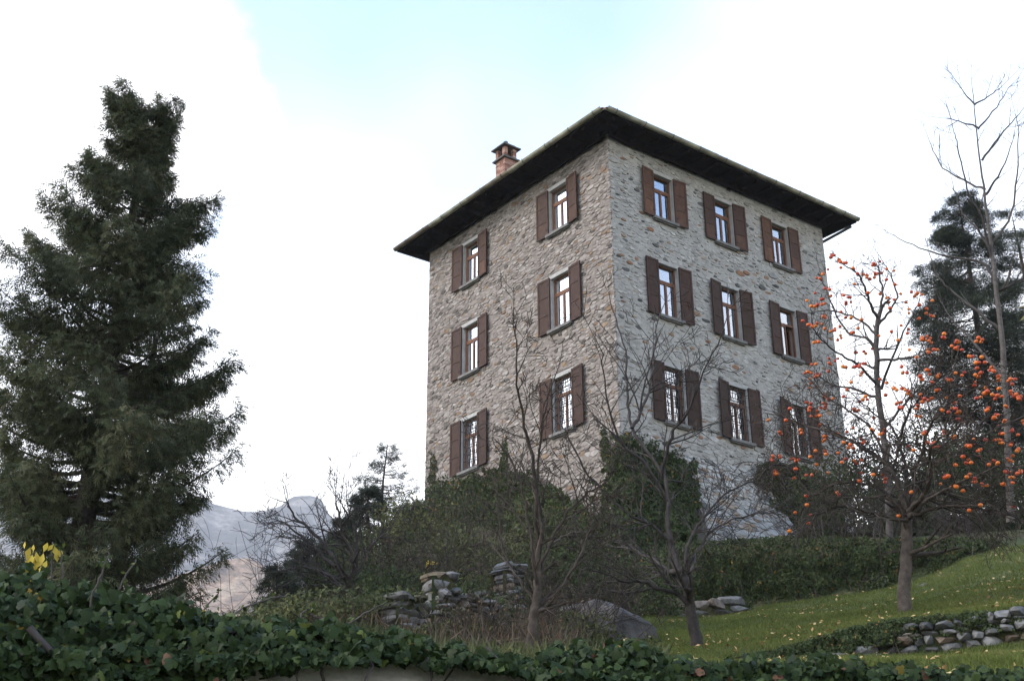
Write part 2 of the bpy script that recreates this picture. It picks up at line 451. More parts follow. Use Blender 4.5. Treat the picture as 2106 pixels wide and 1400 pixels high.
def gpt(px, dist):
    """ground point in the direction of picture column px at range dist"""
    az = float(az_of(px)); x = dist * math.sin(az); y = dist * math.cos(az)
    return np.array([x, y, float(ground_z(x, y))])


def grid_faces(nr, nc, wrap=False):
    i = np.arange(nr - 1)[:, None]; j = np.arange(nc if wrap else nc - 1)[None, :]; j2 = (j + 1) % nc
    return np.stack([i * nc + j, i * nc + j2, (i + 1) * nc + j2, (i + 1) * nc + j], -1).reshape(-1, 4)


azs = np.unique(np.concatenate([np.linspace(-0.5, 0.5, 200), np.linspace(-np.pi, -0.5, 40), np.linspace(0.5, np.pi, 40)]))[:-1]
ds = np.concatenate([[0.3, 2, 4], np.linspace(4.6, 9, 30), np.linspace(9.15, 50, 165), np.geomspace(52, 6000, 40)])
AZ, DD = np.meshgrid(azs, ds); gx = DD * np.sin(AZ); gy = DD * np.cos(AZ)
gz = ground_z(gx, gy)
tag(obj('ground', np.stack([gx, gy, gz], -1).reshape(-1, 3), [grid_faces(len(ds), len(azs), True)], M['ground'], smooth=True, org=(0, 0, 0)), kind='structure')


def ridge(name, prof, d_ridge, d_foot, d_back, base, mat, az0, az1, n, rough, seed):
    xs = np.array([p[0] for p in prof], float); ys = np.array([p[1] for p in prof], float)
    paz = np.array([float(az_of(x, y)) for x, y in prof]); pz = at(xs, ys, np.full(len(xs), d_ridge))[:, 2]
    a = np.linspace(az0, az1, n); hz = np.interp(a, paz, pz)
    ts = np.linspace(0, 2, 90)
    A, T = np.meshgrid(a, ts)
    D = np.where(T < 1, d_foot + (d_ridge - d_foot) * T, d_ridge + (d_back - d_ridge) * (T - 1))
    shape = np.where(T < 1, T ** 0.95, 1 - 0.8 * (T - 1))
    x = D * np.sin(A); y = D * np.cos(A)
    fr = (fbm(x / 320, y / 320, 6, seed) - 0.47) * rough * np.clip(T * 2, 0, 1)
    rav = -np.abs(vnoise(A * 38, T * 1.2, seed + 9) - 0.5) * rough * 0.9 * np.clip(1.6 - np.abs(T - 0.6) * 1.6, 0, 1) * np.clip((1 - np.abs(T - 1) * 0) , 0, 1)
    z = base + (np.interp(A, a, hz) - base) * shape + fr + np.where(T < 0.93, rav, 0)
    return tag(obj(name, np.stack([x, y, z], -1).reshape(-1, 3), [grid_faces(len(ts), n)], mat, smooth=True), kind='structure')


ridge('mountain', [(-1500, 780), (-700, 880), (-300, 940), (0, 985), (200, 1000), (400, 1018), (470, 1034), (530, 1043), (575, 1040), (600, 1026), (640, 1024), (662, 1034), (676, 1062), (700, 1100), (760, 1170), (860, 1250), (1100, 1330), (1500, 1400)],
      2300, 1300, 3200, -30, M['mountain'], -0.75, 0.2, 300, 60, 3)
ridge('mountain_spur', [(-900, 1230), (0, 1190), (200, 1195), (350, 1185), (430, 1158), (470, 1145), (510, 1140), (540, 1150), (556, 1180), (575, 1225), (610, 1290), (700, 1390), (1200, 1480)],
      1150, 800, 1500, -20, M['spur'], -0.6, 0.1, 260, 16, 21)

# lawn: the strip of turf between the lower wall and the ivied retaining wall
LX = np.linspace(1240, 2500, 190); LT = np.linspace(0, 1, 90)
lawn_lo = np.interp(LX, [1240, 1330, 1430, 1600, 1750, 1860, 2500], [15.9, 15.2, 15.0, 15.5, 15.5, 15.5, 15.5])
LAZ = az_of(LX)
DG = lawn_lo[None, :] + (27.15 - lawn_lo)[None, :] * LT[:, None]
lx = DG * np.sin(LAZ)[None, :]; ly = DG * np.cos(LAZ)[None, :]; lz = ground_z(lx, ly) + 0.02
tag(obj('lawn', np.stack([lx, ly, lz], -1).reshape(-1, 3), [grid_faces(90, 190)], M['lawn'], smooth=True), kind='structure')

# ------------------------------------------------------------------ the house
YAW = 0.6529
HP = np.array([2.9263, 32.7137, 13.4827 + CAMZ])
HR = np.array([math.cos(YAW), math.sin(YAW), 0]); HL = np.array([-math.sin(YAW), math.cos(YAW), 0]); HZ = np.array([0, 0, 1.0])
HA, HB = 9.62, 9.82
ZB, ZT = -6.6, 7.05
FACE = {'L': (HL, -HR, HP), 'R': (HR, -HL, HP)}       # along, outward normal, origin


def fp(face, u, z, n):
    a, o, p = FACE[face]
    u = np.asarray(u, float); z = np.asarray(z, float); n = np.asarray(n, float)
    return p + u[..., None] * a + z[..., None] * HZ + n[..., None] * o


def fbox(face, u0, u1, z0, z1, n0, n1):
    return fp(face, np.array([u0, u1, u1, u0, u0, u1, u1, u0]), np.array([z0, z0, z1, z1, z0, z0, z1, z1]), np.array([n0] * 4 + [n1] * 4))


house = tag(empty('stone_house', HP + HZ * ZB), 'tall square stone house with brown shutters and low hipped roof on the hill', 'house')
ROWS = {3: (6.3626, 4.7647), 2: (3.30, 1.515), 1: (0.0, -1.7773)}
COLS = {'L': [(6.0373, 8.0645), (1.356, 3.3806)], 'R': [(1.2785, 3.1314), (3.9369, 5.7796), (6.6131, 8.4337)]}
WIN = []
for F in 'LR':
    for ci, (a, b) in enumerate(COLS[F]):
        for rw in (1, 2, 3):
            zt, zb = ROWS[rw]; sw = (b - a) * 0.272
            WIN.append((F, ci, rw, a, a + sw, b - sw, b, zb + 0.02, zt - 0.02))


def clip_poly(P, a, b, c):
    """keep a*x+b*y<=c"""
    out = []; n = len(P)
    for i in range(n):
        x0, y0 = P[i]; x1, y1 = P[(i + 1) % n]
        d0 = a * x0 + b * y0 - c; d1 = a * x1 + b * y1 - c
        if d0 <= 0: out.append((x0, y0))
        if (d0 < 0 < d1) or (d1 < 0 < d0):
            t = d0 / (d0 - d1); out.append((x0 + (x1 - x0) * t, y0 + (y1 - y0) * t))
    return out


def rubble(u0, u1, z0, z1, rects, seed, rmin, rmax, asp, big=2.2):
    """power-diagram rubble; returns convex polygons in (u,z)"""
    rs = random.Random(seed); cell = rmax * 1.05
    W_, H_ = u1 - u0, (z1 - z0) * asp
    grid = {}; S = []
    area = W_ * H_; tries = int(area / (rmin * rmin) * 3.6)
    def inrect(u, z):
        return any(r[0] < u < r[1] and r[2] < z < r[3] for r in rects)
    for k in range(tries):
        q = k / tries
        r = rmin + (rmax - rmin) * (rs.random() ** big) * (1 - q) ** 0.6 if q < 0.85 else rmin
        x = rs.random() * W_; y = rs.random() * H_
        if inrect(u0 + x, z0 + y / asp): continue
        gx_, gy_ = int(x / cell), int(y / cell); ok = True
        for i in range(gx_ - 2, gx_ + 3):
            for j in range(gy_ - 2, gy_ + 3):
                for (X, Y, R_) in grid.get((i, j), ()):
                    if (X - x) ** 2 + (Y - y) ** 2 < ((r + R_) * 0.86) ** 2: ok = False; break
                if not ok: break
            if not ok: break
        if ok:
            grid.setdefault((gx_, gy_), []).append((x, y, r)); S.append((x, y, r))
    polys = []
    for (x, y, r) in S:
        w = rmax * 2.2
        P = [(max(0, x - w), max(0, y - w)), (min(W_, x + w), max(0, y - w)), (min(W_, x + w), min(H_, y + w)), (max(0, x - w), min(H_, y + w))]
        gx_, gy_ = int(x / cell), int(y / cell)
        nb_ = []
        for i in range(gx_ - 3, gx_ + 4):
            for j in range(gy_ - 3, gy_ + 4): nb_ += grid.get((i, j), [])
        nb_.sort(key=lambda s_: (s_[0] - x) ** 2 + (s_[1] - y) ** 2)
        for (X, Y, R_) in nb_[1:26]:
            a, b = X - x, Y - y
            c = (X * X + Y * Y - R_ * R_ - x * x - y * y + r * r) / 2
            P = clip_poly(P, a, b, c)
            if len(P) < 3: break
        if len(P) < 3: continue
        Q = [(u0 + px_, z0 + py_ / asp) for px_, py_ in P]
        cu, cz = u0 + x, z0 + y / asp
        for (ra, rb, rc, rd) in rects:
            us = [p[0] for p in Q]; zs = [p[1] for p in Q]
            if max(us) <= ra or min(us) >= rb or max(zs) <= rc or min(zs) >= rd: continue
            opts = [(ra - cu, (1, 0, ra)), (cu - rb, (-1, 0, -rb)), ((rc - cz) * 1.0, (0, 1, rc)), ((cz - rd), (0, -1, -rd))]
            opts.sort(key=lambda o_: -o_[0]); Q = clip_poly(Q, *opts[0][1])
            if len(Q) < 3: break
        if len(Q) >= 3:
            A_ = 0.5 * abs(sum(Q[i][0] * Q[(i + 1) % len(Q)][1] - Q[(i + 1) % len(Q)][0] * Q[i][1] for i in range(len(Q))))
            if A_ > 0.002: polys.append((np.array(Q), A_))
    return polys


def stone_verts(Q, gap, h, rs):
    """a pillow-faced stone over polygon Q: local (u, z, n)"""
    # drop short edges
    pts = [Q[0]]
    for p in Q[1:]:
        if np.hypot(*(p - pts[-1])) > 0.03: pts.append(p)
    if len(pts) < 3: return None
    Q = np.array(pts); c = Q.mean(0)
    ext = np.abs(Q - c).max(0) + 1e-4
    sc = np.maximum(1 - gap / ext, 0.35)
    Q = c + (Q - c) * sc
    n = len(Q); q2 = []
    small = ext[0] * ext[1] < .0085 and n >= 5
    for i in range(n):
        if small: q2.append(Q[i]); continue
        a, b = Q[i], Q[(i + 1) % n]; k = rs.uniform(0.16, 0.30)
        q2 += [a + (b - a) * k, a + (b - a) * (1 - rs.uniform(0.16, 0.30))]
    Q = np.array(q2); n = len(Q)
    ed = rs.uniform(-.035, .02); Q[:, 0] += np.where(Q[:, 0] < .012, ed, 0)
    gu, gz_ = rs.uniform(-.10, .10), rs.uniform(-.13, .13)
    def lev(s, hh):
        p = c + (Q - c) * s + np.array([[rs.uniform(-.006, .006), rs.uniform(-.006, .006)] for _ in range(n)])
        off = (p - c) @ np.array([gu, gz_]) if hh > 0 else np.zeros(n)
        return np.column_stack([p, hh + off])
    V = np.vstack([lev(1.0, -0.03), lev(0.985, h * 0.62), lev(0.90, h * 1.0), [[c[0], c[1], h * 1.02]]])
    F4 = np.concatenate([np.stack([np.arange(n) + k * n, (np.arange(n) + 1) % n + k * n, (np.arange(n) + 1) % n + (k + 1) * n, np.arange(n) + (k + 1) * n], -1) for k in (0, 1)])
    F3 = np.stack([np.arange(n) + 2 * n, (np.arange(n) + 1) % n + 2 * n, np.full(n, 3 * n)], -1)
    return V, F4, F3


def wall_sheet(face, u0, u1, z0, z1, holes, mat):
    us = sorted(set([u0, u1] + [h[0] for h in holes] + [h[1] for h in holes])); zs = sorted(set([z0, z1] + [h[2] for h in holes] + [h[3] for h in holes]))
    b = MB()
    for i in range(len(us) - 1):
        for j in range(len(zs) - 1):
            cu, cz = (us[i] + us[i + 1]) / 2, (zs[j] + zs[j + 1]) / 2
            if any(h[0] < cu < h[1] and h[2] < cz < h[3] for h in holes): continue
            for n_ in (0.0, -0.32):
                b.add(fp(face, np.array([us[i], us[i + 1], us[i + 1], us[i]]), np.array([zs[j], zs[j], zs[j + 1], zs[j + 1]]), np.full(4, n_)), [(0, 1, 2, 3)])
    return b.build('wall', mat, house)


def stones_on(wall, polys, place, gapf, hf, tonef, mat, keep, seed, name='stone'):
    """the `keep` largest stones become parts, the rest one joined part"""
    rs = random.Random(seed); polys = sorted(polys, key=lambda p: -p[1]); rest = MB()
    for k, (Q, A_) in enumerate(polys):
        r_ = stone_verts(Q, gapf(rs), hf(rs), rs)
        if r_ is None: continue
        V, F4, F3 = r_; Wv = place(V); t = tonef(rs)
        tn = np.full(len(V), t)
        if k < keep: obj(name, Wv, [F4, F3], mat, wall, False, tn)
        else: rest.addm(Wv, [F4, F3], tn)
    o = rest.build('stones', mat, wall, False)
    if o: tag(o, kind='stuff')


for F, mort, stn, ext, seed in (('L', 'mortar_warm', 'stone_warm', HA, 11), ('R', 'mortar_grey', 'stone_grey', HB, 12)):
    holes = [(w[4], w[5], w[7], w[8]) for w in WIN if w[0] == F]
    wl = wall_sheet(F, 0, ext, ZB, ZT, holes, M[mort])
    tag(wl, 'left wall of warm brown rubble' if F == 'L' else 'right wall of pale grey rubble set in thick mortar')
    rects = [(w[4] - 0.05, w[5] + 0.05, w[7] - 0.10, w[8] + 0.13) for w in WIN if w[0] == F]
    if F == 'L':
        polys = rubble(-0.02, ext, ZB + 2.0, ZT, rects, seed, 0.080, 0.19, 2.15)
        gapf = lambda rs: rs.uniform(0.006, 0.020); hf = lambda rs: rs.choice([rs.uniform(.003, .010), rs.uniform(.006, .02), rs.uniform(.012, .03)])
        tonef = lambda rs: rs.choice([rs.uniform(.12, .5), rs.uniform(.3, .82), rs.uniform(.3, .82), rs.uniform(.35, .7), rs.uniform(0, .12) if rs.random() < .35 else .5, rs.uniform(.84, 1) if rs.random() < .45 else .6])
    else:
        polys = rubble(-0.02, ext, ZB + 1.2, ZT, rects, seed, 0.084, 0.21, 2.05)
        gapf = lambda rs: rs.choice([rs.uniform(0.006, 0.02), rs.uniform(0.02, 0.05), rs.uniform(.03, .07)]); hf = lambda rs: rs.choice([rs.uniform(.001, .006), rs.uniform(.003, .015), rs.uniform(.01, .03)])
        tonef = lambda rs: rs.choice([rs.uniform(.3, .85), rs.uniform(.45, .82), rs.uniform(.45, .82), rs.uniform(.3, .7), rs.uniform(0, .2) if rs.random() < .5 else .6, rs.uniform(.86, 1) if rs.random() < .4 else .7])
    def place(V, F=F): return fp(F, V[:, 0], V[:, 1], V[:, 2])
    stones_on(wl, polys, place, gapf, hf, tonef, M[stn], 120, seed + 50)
# the two far walls, seen by nothing but the light
bk = MB()
c4 = [HP + HL * HA, HP + HL * HA + HR * HB, HP + HR * HB]
for a, b in ((c4[0], c4[1]), (c4[1], c4[2])):
    bk = MB(); bk.add([a + HZ * ZB, b + HZ * ZB, b + HZ * ZT, a + HZ * ZT], [(0, 1, 2, 3)]); bk.build('wall', M['mortar_warm'], house)
fl = MB()
for z in (-2.6, 0.75, 4.0):
    fl.add([HP + HR * a + HL * b + HZ * z for a, b in ((.33, .33), (HB - .05, .33), (HB - .05, HA - .05), (.33, HA - .05))], [(0, 1, 2, 3)])
fl.build('floor', M['room'], house)

# battered foot of the right wall
U0B = 2.3
UB = lambda z: np.interp(z, [-5.6, -2.6], [6.75, 5.55]); NB = lambda z: np.interp(z, [-5.6, -3.9, -2.6], [1.15, 0.42, 0.0])
pb = rubble(0.0, 4.3, -5.6, -2.6, [], 31, 0.085, 0.24, 1.9)
bat = MB(); zz_ = np.linspace(-5.6, -2.6, 12)
gv = np.stack([fp('R', U0B + np.linspace(0, 1, 12) * (UB(z) - U0B), np.full(12, z), np.full(12, NB(z) if z < -2.61 else 0.004)) for z in zz_])
bat.add(gv.reshape(-1, 3), grid_faces(12, 12))
sidev = np.stack([np.stack([fp('R', np.array(UB(z)), np.array(z), np.array(NB(z))), fp('R', np.array(UB(z)), np.array(z), np.array(-0.05))]) for z in zz_])
bat.add(sidev.reshape(-1, 3), grid_faces(12, 2))
for us_ in (U0B,):
    sv2 = np.stack([np.stack([fp('R', np.array(us_), np.array(z), np.array(NB(z))), fp('R', np.array(us_), np.array(z), np.array(-0.05))]) for z in zz_])
    bat.add(sv2.reshape(-1, 3), grid_faces(12, 2))
bato = bat.build('battered_foot', M['mortar_grey'], house)
tag(bato, 'sloping battered foot of rough stones without much mortar')


def place_b(V): return fp('R', U0B + V[:, 0] / 4.3 * (UB(V[:, 1]) - U0B), V[:, 1], NB(V[:, 1]) + V[:, 2])


stones_on(bato, pb, place_b, lambda rs: rs.uniform(.006, .02), lambda rs: rs.uniform(.01, .055), lambda rs: rs.choice([rs.uniform(.2, .6), rs.uniform(.5, .84), rs.uniform(.5, .84), rs.uniform(.05, .3), rs.uniform(.86, .95)]), M['stone_grey'], 60, 77)

# windows and shutters
CURT = random.Random(5)


def pboard(b, face, u0, u1, z0, z1, n0, n1, hinge, ang, tone=.5):
    """a box swung about a hinge line at u=hinge by ang (outwards)"""
    P = np.array([[u0, z0, n0], [u1, z0, n0], [u1, z1, n0], [u0, z1, n0], [u0, z0, n1], [u1, z0, n1], [u1, z1, n1], [u0, z1, n1]])
    du = P[:, 0] - hinge; s = 1 if (u0 + u1) / 2 > hinge else -1
    ca, sa = math.cos(ang), math.sin(ang)
    u = hinge + du * ca - s * (P[:, 2] - 0.04) * sa * 1.0; n = 0.04 + (P[:, 2] - 0.04) * ca + np.abs(du) * sa
    b.box8(fp(face, u, P[:, 1], n), tone)


rank = {1: 'ground-floor', 2: 'middle-floor', 3: 'top-floor'}
for (F, ci, rw, ua, u0, u1, ub, z0, z1) in WIN:
    rs = random.Random(hash((F, ci, rw)) % 1000 + ord(F) * 7 + ci * 13 + rw * 29)
    rs = random.Random(ord(F) * 71 + ci * 13 + rw * 29)
    h = z1 - z0; w = u1 - u0
    win = empty('window', fp(F, np.array((u0 + u1) / 2), np.array(z0), np.array(-.2)), house)
    b = MB()                                                     # plastered reveal and flat lintel
    b.box8(fbox(F, u0 - .06, u0 + .012, z0, z1 + .11, -.30, .022)); b.box8(fbox(F, u1 - .012, u1 + .06, z0, z1 + .11, -.30, .022))
    b.box8(fbox(F, u0 + .013, u1 - .013, z1 - .012, z1 + .109, -.30, .020))
    b.build('surround', M['plaster'], win)
    b = MB(); b.box8(fbox(F, u0 - .09, u1 + .09, z0 - .085, z0 + .004, -.30, .13)); b.box8(fbox(F, u0 - .05, u1 + .05, z0 - .12, z0 - .086, -.02, .085)); b.build('sill', M['sill_stone'], win)
    ia, ib, ic, id_ = u0 + .014, u1 - .014, z0 + .006, z1 - .014
    fw = .042; zt_ = ic + (id_ - ic) * .70; um = (ia + ib) / 2
    b = MB()
    b.box8(fbox(F, ia, ia + fw, ic, id_, -.180, -.110)); b.box8(fbox(F, ib - fw, ib, ic, id_, -.180, -.110))
    b.box8(fbox(F, ia + fw, ib - fw, id_ - fw, id_, -.180, -.111)); b.box8(fbox(F, ia + fw, ib - fw, ic, ic + fw, -.180, -.111)); b.box8(fbox(F, ia + fw, ib - fw, zt_ - .035, zt_ + .03, -.180, -.100))
    b.build('frame', M['window_wood'], win)
    for side in (0, 1):
        ca, cb = (ia + fw + .002, um - .002) if side == 0 else (um + .002, ib - fw - .002)
        opened = (F == 'R' and ci == 2 and rw == 2 and side == 1)
        if opened:
            # casement swung inwards
            b = MB(); hb = cb
            for (p, q, r_, s_) in ((0, .045, ic + fw, zt_ - .037), (cb - ca - .045, cb - ca, ic + fw, zt_ - .037), (.045, cb - ca - .045, ic + fw, ic + fw + .05), (.045, cb - ca - .045, zt_ - .087, zt_ - .037)):
                b.box8(fbox(F, hb - .05, hb - .005, r_, s_, -.24 - q, -.24 - p))
            b.build('casement', M['window_wood'], win)
            b = MB(); b.box8(fbox(F, hb - .030, hb - .025, ic + fw + .05, zt_ - .087, -.24 - (cb - ca) + .045, -.285)); b.build('pane', M['glass'], win)
            continue
        b = MB()
        st = .034
        b.box8(fbox(F, ca, ca + st, ic + fw + .002, zt_ - .037, -.170, -.105)); b.box8(fbox(F, cb - st, cb, ic + fw + .002, zt_ - .037, -.170, -.105))
        b.box8(fbox(F, ca + st, cb - st, ic + fw + .002, ic + fw + .055, -.170, -.106)); b.box8(fbox(F, ca + st, cb - st, zt_ - .085, zt_ - .037, -.170, -.106))
        b.build('casement', M['window_wood'], win)
        b = MB(); b.box8(fbox(F, ca + st - .004, cb - st + .004, ic + fw + .05, zt_ - .08, -.141, -.135)); b.build('pane', M['glass'], win)
    b = MB(); b.box8(fbox(F, ia + fw - .004, ib - fw + .004, zt_ + .028, id_ - fw + .004, -.150, -.144)); b.build('pane', M['glass'], win)
    # curtains drawn to the sides
    for side in (0, 1):
        if F == 'R' and ci == 2 and rw == 2 and side == 1: continue
        cw = w * rs.uniform(.44, .51); nn = 26
        uu = (u0 + np.linspace(0, cw, nn)) if side == 0 else (u1 - np.linspace(0, cw, nn))
        nnw = -.225 - .022 * np.sin(np.linspace(0, 9 * np.pi * cw / w * 2, nn)) - .008 * np.sin(np.linspace(0, 31, nn))
        V = np.concatenate([fp(F, uu, np.full(nn, z0 - .05), nnw), fp(F, uu, np.full(nn, z1 + .05), nnw)])
        obj('curtain', V, [np.stack([np.arange(nn - 1), np.arange(1, nn), np.arange(1, nn) + nn, np.arange(nn - 1) + nn], -1)], M['curtain'], win, True)
    if rw == 1:                                                  # iron window grille
        for k in range(6):
            u = u0 + .04 + (w - .08) * k / 5; b = MB(); kn = 9
            zz_ = np.linspace(z0 + .02, z1 - .02, kn); bow = np.full(kn, -.045)
            if k in (1, 2, 3, 4): du = .035 * np.sin(np.linspace(0, 4 * np.pi, kn)) * (1 if k % 2 else -1)
            else: du = np.zeros(kn)
            b.tube(fp(F, u + du, zz_, bow), .012, 5); b.build('grille_bar', M['iron'], win)
        for k in range(7):
            z = z0 + .12 + (h - .24) * k / 6; b = MB(); b.tube(fp(F, np.linspace(u0 + .01, u1 - .01, 3), np.full(3, z), np.full(3, -.058)), .012, 5); b.build('grille_bar', M['iron'], win)
    # shutters
    base_t = {1: .22, 2: .42, 3: .62}[rw] + rs.uniform(-.2, .16)
    for side in (0, 1):
        a_, b_ = (ua, u0 - .004) if side == 0 else (u1 + .004, ub); hinge = u0 if side == 0 else u1
        ang = rs.choice([rs.uniform(.01, .07), rs.uniform(.03, .10), rs.uniform(.10, .20)]); t = min(1, max(0, base_t + rs.uniform(-.12, .12)))
        zl, zh = z0 - .025, z1 + .035; st = .062; n0, n1 = .035, .078
        b = MB()
        pboard(b, F, a_, a_ + st, zl, zh, n0, n1, hinge, ang, t); pboard(b, F, b_ - st, b_, zl, zh, n0, n1, hinge, ang, t)
        zc = [zl, zl + (zh - zl) * .335, zl + (zh - zl) * .665, zh]
        for k in range(4):
            zm = min(max(zc[k], zl + .035), zh - .035); hw = .035 if k in (0, 3) else .022
            pboard(b, F, a_ + st, b_ - st, zm - hw, zm + hw, n0, n1 - .002, hinge, ang, t)
        for zz0 in (zl + .22, zh - .22):                          # hinge straps
            pboard(b, F, hinge + (-.11 if side == 0 else .0), hinge + (.0 if side == 0 else .11), zz0 - .015, zz0 + .015, n1 + .001, n1 + .007, hinge, ang, 0)
        sh = b.build('shutter', M['shutter'], house)
        for k in range(3):
            p = MB(); pt = min(1, max(0, t + rs.uniform(-.08, .08) + (.18 if (k == 0 and rw == 3) else 0)))
            pboard(p, F, a_ + st - .003, b_ - st + .003, zc[k] + .02, zc[k + 1] - .02, n0 + .006, n1 - .014, hinge, ang, pt)
            p.build('panel', M['shutter'], sh)

# roof: low hip, deep eaves
EO, EZ = 0.85, 7.10
pitch = math.tan(math.radians(21))
def rp(a, b, z): return HP + HR * a + HL * b + HZ * z
e = [(-EO, -EO), (HB + EO, -EO), (HB + EO, HA + EO), (-EO, HA + EO)]
half = (HA + 2 * EO) / 2; rh = EZ + .09 + half * pitch
ra, rb = (half - EO, HA / 2), (HB + EO - half, HA / 2)
b = MB()
ez = EZ + .06
tops = [rp(*q, ez) for q in e] + [rp(*ra, rh), rp(*rb, rh)]
b.add(tops, [(0, 1, 5, 4), (2, 3, 4, 5)]); b.add(tops, [(1, 2, 5), (3, 0, 4)])
for k in range(4):
    b.add([rp(*e[k], ez), rp(*e[(k + 1) % 4], ez), rp(*e[(k + 1) % 4], EZ - .03), rp(*e[k], EZ - .03)], [(0, 1, 2, 3)])
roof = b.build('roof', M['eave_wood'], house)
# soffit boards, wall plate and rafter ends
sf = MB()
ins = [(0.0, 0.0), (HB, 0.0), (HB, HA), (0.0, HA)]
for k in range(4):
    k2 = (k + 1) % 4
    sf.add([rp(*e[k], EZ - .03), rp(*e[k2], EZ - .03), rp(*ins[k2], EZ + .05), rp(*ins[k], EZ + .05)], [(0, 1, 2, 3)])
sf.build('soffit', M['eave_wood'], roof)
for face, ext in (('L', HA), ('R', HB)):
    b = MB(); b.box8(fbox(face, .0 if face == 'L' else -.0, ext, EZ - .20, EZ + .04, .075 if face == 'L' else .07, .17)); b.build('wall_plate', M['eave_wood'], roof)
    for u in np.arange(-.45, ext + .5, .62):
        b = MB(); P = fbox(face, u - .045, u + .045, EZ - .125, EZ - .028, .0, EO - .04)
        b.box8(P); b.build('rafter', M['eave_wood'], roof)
# barrel tiles laid in courses
tl = MB(); rt = random.Random(3)
def tile_course(A, B, up_dir, length, tone0):
    pass
for face, (pA, pB) in (('L', ((-EO, -EO), (-EO, HA + EO))), ('R', ((-EO, -EO), (HB + EO, -EO)))):
    a0 = rp(*pA, ez); a1 = rp(*pB, ez); L_ = np.linalg.norm(a1 - a0); ax = (a1 - a0) / L_
    inn = (HR if face == 'L' else HL); sl = (inn + HZ * pitch); sl /= np.linalg.norm(sl); nr = np.cross(ax, sl); nr *= np.sign(nr[2])
    nrow = int(L_ / .2)
    for i in range(nrow):
        u = (i + .5) * L_ / nrow; maxlen = min(u, L_ - u) / math.cos(math.radians(21)); y = .02
        while y < min(maxlen, 6.2):
            th = np.linspace(0, np.pi, 5); off = rt.uniform(-.012, .012)
            ring = lambda yy, r_, lift: (a0 + ax * (u + off) + sl * yy)[None] + np.cos(th)[:, None] * r_ * ax + (np.sin(th)[:, None] * r_ * .75 + lift) * nr
            V = np.concatenate([ring(y - .05, .092, .025), ring(y + .40, .08, .0)])
            tl.add(V, grid_faces(2, 5), rt.random()); y += .38
tag(tl.build('tiles', M['tile'], roof, True), kind='stuff')
# gutters with brackets
for face, (pA, pB) in (('L', ((-EO, -EO), (-EO, HA + EO))), ('R', ((-EO, -EO), (HB + EO, -EO)))):
    outw = -HR if face == 'L' else -HL
    a0 = rp(*pA, EZ + .10) + outw * .085; a1 = rp(*pB, EZ + .07) + outw * .085; L_ = np.linalg.norm(a1 - a0); ax = (a1 - a0) / L_
    nseg = 5
    for s_ in range(nseg):
        q0, q1 = s_ / nseg, (s_ + 1) / nseg
        th = np.linspace(np.pi, 2 * np.pi, 7); V = []
        for rr_ in (.10, .09):
            for tt in (q0 + .0005, q1 - .0005): V.append((a0 + (a1 - a0) * tt + HZ * (rt.uniform(-.006, .006)))[None] + np.cos(th)[:, None] * rr_ * outw + np.sin(th)[:, None] * rr_ * HZ)
        V = np.concatenate(V); F_ = [grid_faces(2, 7), grid_faces(2, 7) + 14]
        g = MB(); g.add(V, np.concatenate(F_), (.62 if face == 'R' else .42) + rt.uniform(-.3, .3)); gut = g.build('gutter', M['gutter'], house, True)
        for tt in (q0 + .03, q0 + .13):
            c0 = a0 + (a1 - a0) * tt; th2 = np.linspace(np.pi * .98, 2.05 * np.pi, 8)
            bb = MB(); bb.tube(np.array([c0 + math.cos(x) * .108 * outw + math.sin(x) * .108 * HZ for x in th2]), .011, 4); bb.build('bracket', M['iron'], gut)
b = MB()
ce = rp(HB + EO + .02, -EO + .25, EZ - .06); b.tube(np.array([ce, ce + HR * -.15 + HL * .25 - HZ * .12, rp(HB + .12, .25, EZ - .62), rp(HB + .10, .35, EZ - .85), rp(HB + .10, .35, -4.5)]), .05, 8)
b.build('downpipe', M['iron'], house, True)

# brick chimney with an open lantern top
cc = np.array([1.5, 7.05]); cw2 = .27; zc0 = 7.6; zc1 = 9.98
chim = MB()
def cbox(b, a0, a1, b0, b1, z0, z1, tone=.5): b.box8([rp(a, bb_, z) for z in (z0, z1) for a, bb_ in ((a0, b0), (a1, b0), (a1, b1), (a0, b1))], tone)
cbox(chim, cc[0] - cw2 + .012, cc[0] + cw2 - .012, cc[1] - cw2 + .012, cc[1] + cw2 - .012, zc0, zc1 - .002)
chim_o = chim.build('chimney', M['brick_mortar'], house)
rb_ = random.Random(9)
def brick_ring(z, hh, half_, off, parts=True):
    """one course of bricks around a square shaft"""
    per = [(-half_, -half_, 1, 0), (half_, -half_, 0, 1), (half_, half_, -1, 0), (-half_, half_, 0, -1)]
    for (x, y, dx, dy) in per:
        pos = -off
        Lm = 2 * half_
        while pos < Lm - .01:
            p0, p1 = max(pos, .0), min(pos + .235, Lm - .09)
            pos += .245
            if p1 - p0 < .04: continue
            dep = .085; jut = rb_.uniform(-.003, .006)
            ix, iy = -dy, dx
            xs_ = [x + dx * p0 - ix * jut, x + dx * p1 - ix * jut, x + dx * p1 + ix * dep, x + dx * p0 + ix * dep]
            ys_ = [y + dy * p0 - iy * jut, y + dy * p1 - iy * jut, y + dy * p1 + iy * dep, y + dy * p0 + iy * dep]
            bb = MB(); bb.box8([rp(cc[0] + xs_[k], cc[1] + ys_[k], zq) for zq in (z, z + hh) for k in range(4)], rb_.random())
            bb.build('brick', M['brick'], chim_o)
z = zc0 + .75; k = 0
while z < zc1 - .05:
    brick_ring(z, .062, cw2, .12 * (k % 2)); z += .074; k += 1
b = MB(); cbox(b, cc[0] - cw2 - .09, cc[0] + cw2 + .09, cc[1] - cw2 - .09, cc[1] + cw2 + .09, zc1, zc1 + .055); b.build('ledge_slab', M['slate'], chim_o)
